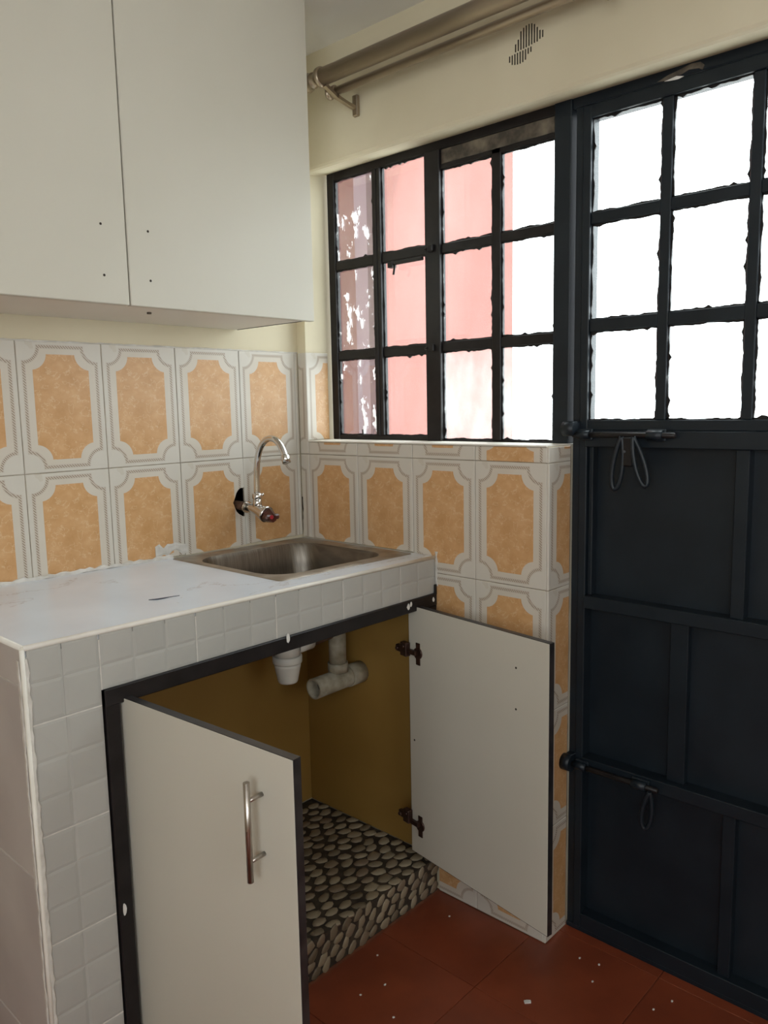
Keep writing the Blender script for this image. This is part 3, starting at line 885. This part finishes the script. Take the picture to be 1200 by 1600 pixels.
# worktop with a cut-out for the sink
SXa, SXb, SYa, SYb = -0.440, -0.045, -0.405, -0.050
mb = MB()
def slab(x0, x1, y0, y1):
    vs = []
    for z in (0, 1):
        for (x, y) in ((x0, y0), (x1, y0), (x1, y1), (x0, y1)):
            vs.append((x, y, ztop(x) if z else 0.905))
    mb.add(vs, [(3, 2, 1, 0), (4, 5, 6, 7), (0, 1, 5, 4), (1, 2, 6, 5), (2, 3, 7, 6), (3, 0, 4, 7)])
slab(XC + 0.004, SXa, YC + 0.004, -0.001)
slab(SXa, -0.001, YC + 0.004, SYa)
slab(SXa, -0.001, SYb, -0.001)
slab(SXb, -0.001, SYa, SYb)
build(mb, 'worktop', 'worktop', ctr)
# pale bullnose trim along the front and left edges
def trim(p0, p1, r, name='edge_trim', mat='sill'):
    return build(MB().tube([p0, p1], r, 10), name, mat, ctr)
trim((XC + 0.003, YC + 0.002, ztop(XC) - 0.003), (-0.001, YC + 0.002, ztop(0) - 0.003), 0.0048)
trim((XC + 0.003, YC + 0.002, ztop(XC) - 0.003), (XC + 0.003, -0.002, ztop(XC) - 0.003), 0.0048)
trim((XC + 0.0015, YC + 0.0015, 0.0), (XC + 0.0015, YC + 0.0015, ztop(XC) - 0.004), 0.0042)
wavy_strip([(XC + 0.006, YC - 0.0005, 0.92), (XC + 0.006, YC - 0.0005, 0.0)], 0.006, 0.0022, (0, -1, 0), (1, 0, 0), 21, 'grout_white', ctr, 'grout_smear')
wavy_strip([(XC - 0.0005, YC + 0.014, 0.915), (XC - 0.0005, YC + 0.014, 0.0)], 0.007, 0.0022, (-1, 0, 0), (0, 1, 0), 22, 'grout_white', ctr, 'grout_smear')
# relief squares of the front tiles
_sq = {}
def square(x0, x1, z0, z1, bigl=0.0):
    w, h = round(x1 - x0, 4), round(z1 - z0, 4)
    key = (w, h)
    if key not in _sq:
        g_, b, t = 0.0006, 0.0055, G
        p = 0.0011
        vs = [(g_, g_, -t), (w - g_, g_, -t), (w - g_, h - g_, -t), (g_, h - g_, -t),
              (g_, g_, -p), (w - g_, g_, -p), (w - g_, h - g_, -p), (g_, h - g_, -p),
              (b, b, -p * 0.25), (w - b, b, -p * 0.25), (w - b, h - b, -p * 0.25), (b, h - b, -p * 0.25),
              (w * .5, h * .5, 0.0003)]
        fs = [(3, 2, 1, 0)]
        for i in range(4):
            j = (i + 1) % 4
            fs += [(i, j, 4 + j, 4 + i), (4 + i, 4 + j, 8 + j, 8 + i), (8 + i, 8 + j, 12)]
        _sq[key] = MB().add(vs, fs).mesh('mosaic_tile', 'mosaic')
    e = ROT_BACK.to_euler()
    return link('mosaic_tile', _sq[key], ctr, (x0, YC, z0), (e.x + random.uniform(-.003, .003), e.y, e.z + random.uniform(-.003, .003)))
PX = 0.0656
xs = [XC + 0.008, -0.9895, -0.924]
while xs[-1] + PX < -0.02:
    xs.append(xs[-1] + PX)
xs[-1] = -0.0015 if -xs[-1] < 0.03 else xs[-1]
if xs[-1] < -0.0016:
    xs.append(-0.0015)
for i, (a, b) in enumerate(zip(xs, xs[1:])):
    gx = 0.0018 if (i - 2) % 3 == 0 and i >= 2 else 0.0
    zb = 0.880 - 0.004 * 0
    top = ztop((a + b) / 2) - 0.0055
    square(a + gx, b, 0.8755, top)
    square(a + gx, b, 0.8065 if i < 2 else 0.832, 0.8755)
for (a, b) in zip(xs[:2], xs[1:3]):
    z = 0.8045
    r = 0
    while z > 0.0:
        h = 0.0655
        z0 = max(0.0, z - h)
        if z - z0 > 0.012:
            square(a, b, z0 + (0.0018 if r % 3 == 2 else 0), z)
        z = z0
        r += 1
build(MB().box(XC + 0.004, -0.001, YC + 0.0012, YC + G, 0.832, 0.9225).box(XC + 0.004, -0.9245, YC + 0.0012, YC + G, 0.0, 0.832), 'grout', 'mosaic_grout', ctr)
for i in range(2, len(xs) - 1, 3):
    build(MB().box(xs[i] - 0.0002, xs[i] + 0.0018, YC + 0.0006, YC + 0.0012, 0.832, 0.922), 'tile_joint', 'grout_white', ctr)
for kz in (0.8046, 0.8045 - 0.0655 * 3 + 0.0009, 0.8045 - 0.0655 * 6 + 0.0009, 0.8045 - 0.0655 * 9 + 0.0009):
    build(MB().box(xs[0], xs[2] - 0.001, YC + 0.0004, YC + 0.0012, kz - 0.0009, kz + 0.0012), 'tile_joint', 'grout_white', ctr)
# big mauve-grey tiles on the left end
ROT_LEFT = Matrix(((0, 0, -1), (-1, 0, 0), (0, 1, 0)))
zrow = [0.0, 0.195, 0.533, 0.871, 0.938]
for z0, z1 in zip(zrow, zrow[1:]):
    for u0, u1 in ((0.0, 0.255), (0.255, 0.507)):
        me = tile_mesh(u0 + 0.0012, u1 - 0.0012, 0.0012, z1 - z0 - 0.0012, G, 'side_tile')
        link('side_tile', me, ctr, (XC, -0.001, z0), ROT_LEFT.to_euler())
build(MB().box(XC + 0.0016, XC + G, YC + 0.005, -0.002, 0.0, 0.93), 'grout', 'grout_white', ctr)

# ochre painted inside of the cupboard
mb = MB()
mb.box(-0.90, -0.001, -0.004, -0.0012, 0.10, 0.838)
mb.box(-0.0045, -0.0012, YC + 0.03, -0.004, 0.10, 0.838)
mb.box(-0.925, -0.9215, YC + 0.03, -0.004, 0.10, 0.838)
build(mb, 'cupboard_lining', 'ochre', ctr)
build(MB().box(-0.925, -0.47, YC + 0.03, -0.004, 0.838, 0.842), 'cupboard_lining', 'ochre', ctr)

# black steel frame of the cupboard opening
mb = MB()
mb.bbox(-0.921, -0.893, YC - 0.004, YC + 0.024, 0.0, 0.832, 0.002)
fr = build(mb, 'cupboard_frame', 'black_paint', ctr)
build(MB().bbox(-0.921, -0.0015, YC - 0.0055, YC + 0.024, 0.8, 0.832, 0.002), 'cupboard_frame', 'black_paint', ctr)
build(MB().bbox(-0.030, -0.0015, YC - 0.004, YC + 0.024, 0.10, 0.8, 0.002), 'cupboard_frame', 'black_paint', ctr)
build(MB().bbox(-0.010, -0.002, YC - 0.006, YC - 0.001, 0.828, 0.855, 0.001), 'frame_lug', 'black_paint', ctr)
for k, (xx, zz, w) in enumerate(((-0.115, 0.818, 0.010), (-0.105, 0.822, 0.008), (-0.017, 0.817, 0.008), (-0.505, 0.829, 0.012))):
    rnd = random.Random(40 + k)
    poly = [(xx + w * rnd.uniform(.35, .65) * math.cos(t * math.pi / 4), zz + w * rnd.uniform(.6, 1.0) * math.sin(t * math.pi / 4)) for t in range(8)]
    build(MB().prism(poly, lambda a, b, h: (a, h, b), YC - 0.0064, YC - 0.0054), 'paint_splash', 'paint_chip', fr)
build(MB().prism([(-0.911 + 0.0035 * math.cos(t + 0.4 * math.sin(t)), 0.415 + 0.012 * math.sin(t)) for t in [i * math.pi / 5 for i in range(10)]], lambda a, b, h: (a, h, b), YC - 0.0052, YC - 0.0039), 'paint_splash', 'paint_chip', fr)

# pebble-print step of the cupboard floor; printed stones modelled in relief
STZ, STY = 0.094, YC + 0.006
step = build(MB().box(-0.921, -0.001, STY, -0.001, 0.0, STZ), 'pebble_print_step', 'pebble_bed', ctr, label='low step of brown and cream pebble-print tile, printed stones modelled raised')
def pebble_mesh(seed):
    rnd = random.Random(seed)
    n = 9
    vs, fs = [], []
    asp = rnd.uniform(0.58, 0.78)
    rr = [rnd.uniform(0.82, 1.1) for _ in range(n)]
    for (s, z) in ((1.0, -0.15), (0.93, 0.16), (0.55, 0.33)):
        for i in range(n):
            a = 2 * math.pi * i / n
            vs.append((s * rr[i] * math.cos(a), s * rr[i] * asp * math.sin(a), z))
    vs.append((0, 0, 0.38))
    for k in range(2):
        for i in range(n):
            j = (i + 1) % n
            fs.append((k * n + i, k * n + j, (k + 1) * n + j, (k + 1) * n + i))
    for i in range(n):
        fs.append((2 * n + i, 2 * n + (i + 1) % n, 3 * n))
    fs.append(tuple(reversed(range(n))))
    mb = MB().add(vs, fs, True)
    return mb
pm = [pebble_mesh(60 + i) for i in range(8)]
pme = [p.mesh('pebble', 'pebble') for p in pm]
rnd = random.Random(11)
spots = []
# top surface
row = 0
yy = STY + 0.014
while yy < -0.012:
    xx = -0.010 - (0.018 if row % 2 else 0.0) - rnd.uniform(0, 0.006)
    while xx > -0.905:
        spots.append(('top', xx + rnd.uniform(-.003, .003), yy + rnd.uniform(-.0035, .0035)))
        xx -= rnd.uniform(0.043, 0.052)
    yy += 0.0300
    row += 1
row = 0
zz = 0.012
while zz < STZ - 0.006:
    xx = -0.012 - (0.013 if row % 2 else 0.0)
    while xx > -0.905:
        spots.append(('front', xx + rnd.uniform(-.003, .003), zz + rnd.uniform(-.002, .002)))
        xx -= rnd.uniform(0.036, 0.043)
    zz += 0.0235
    row += 1
stuff = MB()
npb = 0
for kind, a, b in spots:
    i = rnd.randrange(8)
    s = rnd.uniform(0.0195, 0.0240) * (1.0 if kind == 'top' else 0.86)
    ang = rnd.uniform(-0.65, 0.25) if kind == 'top' else rnd.uniform(0.1, 1.2)
    if kind == 'top':
        mat = Matrix.Translation((a, b, STZ)) @ Matrix.Rotation(ang, 4, 'Z') @ Matrix.Diagonal((s, s, s * 0.6, 1))
    else:
        mat = Matrix.Translation((a, STY, b)) @ ROT_BACK.to_4x4() @ Matrix.Rotation(ang, 4, 'Z') @ Matrix.Diagonal((s, s, s * 0.5, 1))
    vis = a > -0.475 and npb < 300
    if vis:
        o = bpy.data.objects.new('pebble', pme[i])
        COL.objects.link(o)
        o.parent = step
        o.matrix_local = Matrix.Translation(-origin_of(step)) @ mat
        npb += 1
    else:
        stuff.add([tuple(mat @ Vector(v)) for v in pm[i].v], pm[i].f, True)
st = build(stuff, 'pebbles', 'pebble', step)
st['kind'] = 'stuff'

# cupboard doors: slab with dark edge band, handle or hinges
def cupboard_door(hinge, free, z0, z1, face_sign, name='cupboard_door'):
    """returns an empty-free door: mesh in local coords, x along the width from the hinge, y = thickness (outwards), z up"""
    d = Vector((free[0] - hinge[0], free[1] - hinge[1], 0))
    W = d.length
    ang = math.atan2(d.y, d.x)
    T = 0.0165
    H = z1 - z0
    o = link(name, MB().bbox(0.0012, W - 0.0012, 0.0 if face_sign > 0 else -T, T if face_sign > 0 else 0.0, 0.0012, H - 0.0012, 0.0006).mesh(name, 'cabinet'), ctr, (hinge[0], hinge[1], z0), (0, 0, ang))
    ya, yb = (0.0008, T - 0.0008) if face_sign > 0 else (-T + 0.0008, -0.0008)
    e = MB().box(0, W, ya, yb, H - 0.0016, H).box(0, W, ya, yb, 0, 0.0016).box(W - 0.0016, W, ya, yb, 0.0016, H - 0.0016).box(0, 0.0016, ya, yb, 0.0016, H - 0.0016)
    eo = bpy.data.objects.new('edge_band', e.mesh('edge_band', 'edge'))
    COL.objects.link(eo); eo.parent = o
    eo['label'] = 'black edge band'
    return o, W, H
def local(mb, name, mat, parent, label=None):
    o = bpy.data.objects.new(name, mb.mesh(name, mat))
    COL.objects.link(o)
    o.parent = parent
    if label: o['label'] = label
    return o
# left door: outer face seen (faces -x); width axis runs towards the camera (-y)
dL, W, H = cupboard_door((-0.888, -0.500), (-0.857, -0.937), 0.143, 0.8085, 1)
dL['label'] = 'white cupboard door swung open with a steel bar handle'
# local +y after rotation by about -86 deg points to +x, so the outer face is y=0 and the handle sits at y<0
hz0_, hz1_ = 0.608 - 0.143, 0.766 - 0.143
hxl = 0.372
hd = local(MB().tube([(hxl - 0.003, -0.030, hz0_), (hxl - 0.003, -0.030, hz1_)], 0.0050, 14), 'handle', 'handle', dL, 'satin steel bar handle')
for z in (hz0_ + 0.032, hz1_ - 0.030):
    local(MB().tube([(hxl - 0.003, -0.030, z), (hxl - 0.003, 0.0, z)], 0.0036, 10), 'handle_post', 'handle', dL)
# right door: inner face seen; hinges and screw holes on it
dR, W, H = cupboard_door((-0.0781, -0.4819), (-0.147, -0.935), 0.1425, 0.8115, 1)
dR['label'] = 'white cupboard door standing open on two dark hinges'
def hinge(zc, sag):
    local(MB().bbox(0.030, 0.046, -0.0030, 0.0, zc - 0.031 - sag, zc + 0.027 - sag, 0.0012).tube([(0.038, -0.004, zc - sag), (0.038, 0.002, zc - sag)], 0.015, 16), 'hinge_cup', 'hinge', dR, 'dark bronze hinge cup')
    arm = MB()
    arm.bbox(0.006, 0.040, -0.013, -0.003, zc - 0.006 - sag * .7, zc + 0.006 - sag * .7, 0.0015)
    arm.bbox(-0.012, 0.012, -0.020, -0.004, zc - 0.016, zc + 0.020, 0.002)
    arm.bbox(-0.032, -0.008, -0.018, -0.006, zc - 0.009, zc + 0.009, 0.002)
    arm.tube([(-0.024, -0.022, zc), (-0.024, -0.014, zc)], 0.0045, 10)
    arm.tube([(0.002, -0.023, zc + 0.010), (0.002, -0.014, zc + 0.010)], 0.004, 10)
    local(arm, 'hinge_arm', 'hinge', dR)
hinge(0.553, 0.004); hinge(0.100, 0.016)
for (a, z, r) in ((0.365, 0.736 - 0.1425, 0.0026), (0.365, 0.641 - 0.1425, 0.0026), (0.018, 0.455 - 0.1425, 0.0028)):
    local(MB().tube([(a, -0.0005, z), (a, 0.001, z)], r, 10), 'screw_hole', 'hole', dR)

# ------------------------------------------------------------------ sink
sink = empty('kitchen_sink', (-0.243, -0.228, 0.93))
tag(sink, 'stainless steel inset sink in the corner of the worktop', 'sink')
def rrect(x0, x1, y0, y1, r, n=7):
    pts = []
    for cx, cy, a0 in ((x1 - r, y1 - r, 0), (x0 + r, y1 - r, 90), (x0 + r, y0 + r, 180), (x1 - r, y0 + r, 270)):
        for i in range(n + 1):
            a = math.radians(a0 + 90 * i / n)
            pts.append((cx + r * math.cos(a), cy + r * math.sin(a)))
    return pts
def loops(ls):
    mb = MB()
    n = len(ls[0])
    vs = [p for l in ls for p in l]
    fs = []
    for k in range(len(ls) - 1):
        for i in range(n):
            j = (i + 1) % n
            fs.append((k * n + i, k * n + j, (k + 1) * n + j, (k + 1) * n + i))
    mb.add(vs, fs, True)
    return mb, n
def zl(pts, dz, flat=None):
    return [(x, y, (ztop(x) if flat is None else flat) + dz) for x, y in pts]
o1 = rrect(-0.462, -0.012, -0.445, -0.010, 0.012)
i1 = rrect(-0.434, -0.050, -0.400, -0.056, 0.075)
mb, n = loops([zl(o1, 0.0002), zl(rrect(-0.4605, -0.0135, -0.4435, -0.0115, 0.012), 0.0016), zl(rrect(-0.440, -0.044, -0.406, -0.050, 0.078), 0.0018), zl(i1, -0.0010)])
build(mb, 'rim', 'steel_rim', sink, label='grimy steel rim')
zb = 0.93
lv = [zl(i1, -0.0010)]
for dz, ins, r in ((-0.010, 0.005, 0.072), (-0.06, 0.011, 0.070), (-0.120, 0.020, 0.066), (-0.140, 0.030, 0.060), (-0.148, 0.050, 0.05), (-0.152, 0.10, 0.03), (-0.155, 0.14, 0.012)):
    lv.append(zl(rrect(-0.434 + ins, -0.050 - ins, -0.400 + ins, -0.056 - ins, r), dz, zb))
mb, n = loops(lv)
e = (len(lv) - 1) * n
mb.add([mb.v[e + i] for i in range(n)], [tuple(range(n))])
# outer skin, 1.5 mm below, so that the bowl has a real thickness
lv2 = [[(x + (0.0015 if x > -0.242 else -0.0015), y + (0.0015 if y > -0.228 else -0.0015), z - 0.0015) for x, y, z in l] for l in lv[1:]]
mb2, _ = loops(lv2)
e = (len(lv2) - 1) * n
mb2.add([mb2.v[e + i] for i in range(n)], [tuple(reversed(range(n)))])
mb.add(mb2.v, mb2.f, True)
build(mb, 'bowl', 'steel', sink, label='deep brushed steel bowl')
build(MB().tube([(-0.242, -0.228, 0.7752), (-0.242, -0.228, 0.7785)], [0.036, 0.030], 20).tube([(-0.242, -0.228, 0.7785), (-0.242, -0.228, 0.7795)], 0.014, 14), 'drain', 'chrome', sink)

# ------------------------------------------------------------------ tap
FXX = -0.228
tap = empty('kitchen_tap', (FXX, -0.02, 1.02))
tag(tap, 'chrome wall tap with a swan neck spout above the sink', 'tap')
build(MB().tube([(FXX - 0.002, 0.049, 1.050), (FXX - 0.001, -0.030, 1.046)], 0.0125, 16), 'supply_pipe', 'brown_pipe', tap)
build(MB().tube([(FXX - 0.001, -0.028, 1.046), (FXX - 0.001, -0.034, 1.0455)], [0.0165, 0.0165], 18), 'collar', 'chrome', tap)
build(MB().tube([(FXX, -0.034, 1.0455), (FXX, -0.050, 1.045), (FXX, -0.062, 1.044), (FXX, -0.078, 1.042), (FXX, -0.090, 1.038), (FXX + 0.002, -0.104, 1.033), (FXX + 0.003, -0.112, 1.030)],
                [0.0115, 0.0115, 0.0135, 0.0165, 0.0175, 0.0215, 0.0225], 20).tube([(FXX, -0.076, 1.048), (FXX, -0.077, 1.074)], [0.014, 0.0105], 16), 'valve_body', 'chrome', tap)
build(MB().tube([(FXX, -0.077, 1.070), (FXX, -0.077, 1.073), (FXX, -0.077, 1.085), (FXX, -0.077, 1.087)], [0.011, 0.0135, 0.0135, 0.009], 12).tube([(FXX + 0.010, -0.080, 1.081), (FXX + 0.016, -0.086, 1.082)], 0.004, 8), 'spout_nut', 'chrome', tap)
sp = [(-0.077, 1.085), (-0.0775, 1.12), (-0.0795, 1.150), (-0.085, 1.180), (-0.096, 1.205), (-0.112, 1.223), (-0.133, 1.2335), (-0.155, 1.234), (-0.175, 1.224), (-0.190, 1.206), (-0.199, 1.188)]
def smooth(pts, k=4):
    out = []
    for i in range(len(pts) - 1):
        p0 = pts[max(i - 1, 0)]; p1 = pts[i]; p2 = pts[i + 1]; p3 = pts[min(i + 2, len(pts) - 1)]
        for s in range(k):
            t = s / k
            out.append(tuple(0.5 * (2 * b + (c - a) * t + (2 * a - 5 * b + 4 * c - d) * t * t + (3 * b - a - 3 * c + d) * t ** 3) for a, b, c, d in zip(p0, p1, p2, p3)))
    out.append(pts[-1])
    return out
build(MB().tube([(FXX, y, z) for y, z in smooth(sp)], 0.0085, 16), 'spout', 'chrome', tap)
build(MB().tube([(FXX, -0.197, 1.192), (FXX, -0.1985, 1.189), (FXX, -0.205, 1.172)], [0.009, 0.0112, 0.0112], 16).tube([(FXX, -0.205, 1.1722), (FXX, -0.2052, 1.1718)], 0.009, 14), 'aerator', 'chrome', tap)
build(MB().tube([(FXX + 0.003, -0.112, 1.030), (FXX + 0.003, -0.116, 1.0285), (FXX + 0.004, -0.134, 1.022), (FXX + 0.004, -0.140, 1.020)], [0.020, 0.0205, 0.013, 0.010], 6, smooth=False).bbox(FXX - 0.020, FXX + 0.028, -0.138, -0.118, 1.018, 1.032, 0.004), 'tap_handle', 'red_knob', tap, label='dark red tap handle')
build(MB().tube([(FXX - 0.004, -0.139, 1.0265), (FXX - 0.0045, -0.1415, 1.0262)], 0.0055, 12), 'hot_mark', 'red_dot', tap)

# ------------------------------------------------------------------ pipes below the sink
TXX, TYY = -0.288, -0.250
trap = empty('bottle_trap', (TXX, TYY, 0.610))
tag(trap, 'white plastic bottle trap hanging below the sink', 'drain trap')
build(MB().tube([(TXX, TYY, 0.612), (TXX, TYY, 0.616), (TXX, TYY, 0.655), (TXX, TYY, 0.664)], [0.024, 0.026, 0.034, 0.035], 24), 'trap_cup', 'plastic_white', trap)
build(MB().tube([(TXX, TYY, 0.6645), (TXX, TYY, 0.668), (TXX, TYY, 0.682), (TXX, TYY, 0.684)], [0.0375, 0.0385, 0.0385, 0.036], 24), 'trap_ring', 'plastic_white', trap)
build(MB().tube([(TXX, TYY, 0.684), (TXX, TYY, 0.71), (TXX, TYY, 0.715), (TXX + 0.01, TYY + 0.005, 0.735), (-0.242, -0.228, 0.755), (-0.242, -0.228, 0.7748)], [0.034, 0.034, 0.022, 0.020, 0.020, 0.020], 20), 'trap_body', 'plastic_white', trap)
VX, VY = -0.095, -0.235
build(MB().tube([(TXX + 0.030, TYY, 0.698), (TXX + 0.085, TYY + 0.004, 0.698)], 0.019, 16), 'outlet_pipe', 'plastic_white', trap)
build(MB().tube([(TXX + 0.085, TYY + 0.004, 0.698), (VX - 0.026, VY, 0.699)], 0.014, 16), 'connecting_hose', 'brown_pipe', trap)
tee = empty('waste_pipe', (VX, VY, 0.535))
tag(tee, 'dirty grey tee waste pipe with an open end in the cupboard', 'pipe')
build(MB().tube([(VX, VY, 0.590), (VX, VY, 0.745)], 0.0245, 20), 'upright_pipe', 'pipe', tee)
hz = 0.562
t = MB()
# open-ended horizontal pipe: outer and inner wall
t.tube([(-0.005, VY, hz), (-0.188, VY, hz - 0.002)], 0.0285, 22, caps=False)
t.tube([(-0.006, VY, hz), (-0.188, VY, hz - 0.002)], 0.0245, 22, caps=False)
b = len(t.v)
for k in range(22):
    t.f.append((22 + k, 22 + (k + 1) % 22, 66 + (k + 1) % 22, 66 + k)); t.sm.append(False)
build(t, 'tee_body', 'pipe', tee)
build(MB().tube([(-0.150, VY, hz - 0.0015), (-0.152, VY, hz - 0.0015)], 0.0244, 20), 'pipe_dark_disc', 'pipe_shade', tee)  # dark disc in the open mouth; the pipe's inner shade is its colour
build(MB().tube([(-0.006, VY, hz), (-0.060, VY, hz)], 0.0315, 22).tube([(VX, VY, 0.586), (VX, VY, 0.612)], 0.0285, 20), 'coupling', 'pipe', tee)

# ------------------------------------------------------------------ small loose things
def chip(name, x, y, z, r, h, mat, seed, asp=0.6, ang=0.0):
    rnd = random.Random(seed)
    pts = [(r * rnd.uniform(.7, 1.1) * math.cos(i * math.pi / 4), r * asp * rnd.uniform(.7, 1.1) * math.sin(i * math.pi / 4)) for i in range(8)]
    c, s = math.cos(ang), math.sin(ang)
    mb = MB().prism([(x + a * c - b * s, y + a * s + b * c) for a, b in pts], lambda a, b, hh: (a, b, hh), z, z + h)
    return build(mb, name, mat)
fx, fy = -0.745, -0.385
fl = MB().prism([(0, 0), (0.016, -0.006), (0.034, -0.010), (0.060, -0.018), (0.040, -0.013), (0.028, -0.014), (0.014, -0.012)], lambda a, b, h: (fx + a, fy + b + 0.01, ztop(fx) + h), 0.0004, 0.0016)
tag(build(fl, 'paint_flake', 'flake'), 'dark blue sliver lying on the white worktop', 'paint flake')
tag(chip('paint_chip', -0.191, -0.913, 0.0002, 0.0105, 0.002, 'paint_chip', 1, ang=-0.7), 'largest white paint chip lying on the red floor', 'paint chip')
for i, (x, y) in enumerate(((0.01, -0.93), (0.02, -0.975), (-0.04, -0.99), (0.02, -1.15), (-0.03, -1.13), (-0.36, -0.64), (-0.42, -0.62), (-0.42, -0.72), (-0.07, -0.60), (-0.30, -0.56))):
    tag(chip('paint_chip', x, y, 0.0002, 0.0032, 0.0015, 'paint_chip', 10 + i, 0.8), 'tiny pale paint speck scattered on the red floor', 'paint chip', 'tiny paint specks on the floor')
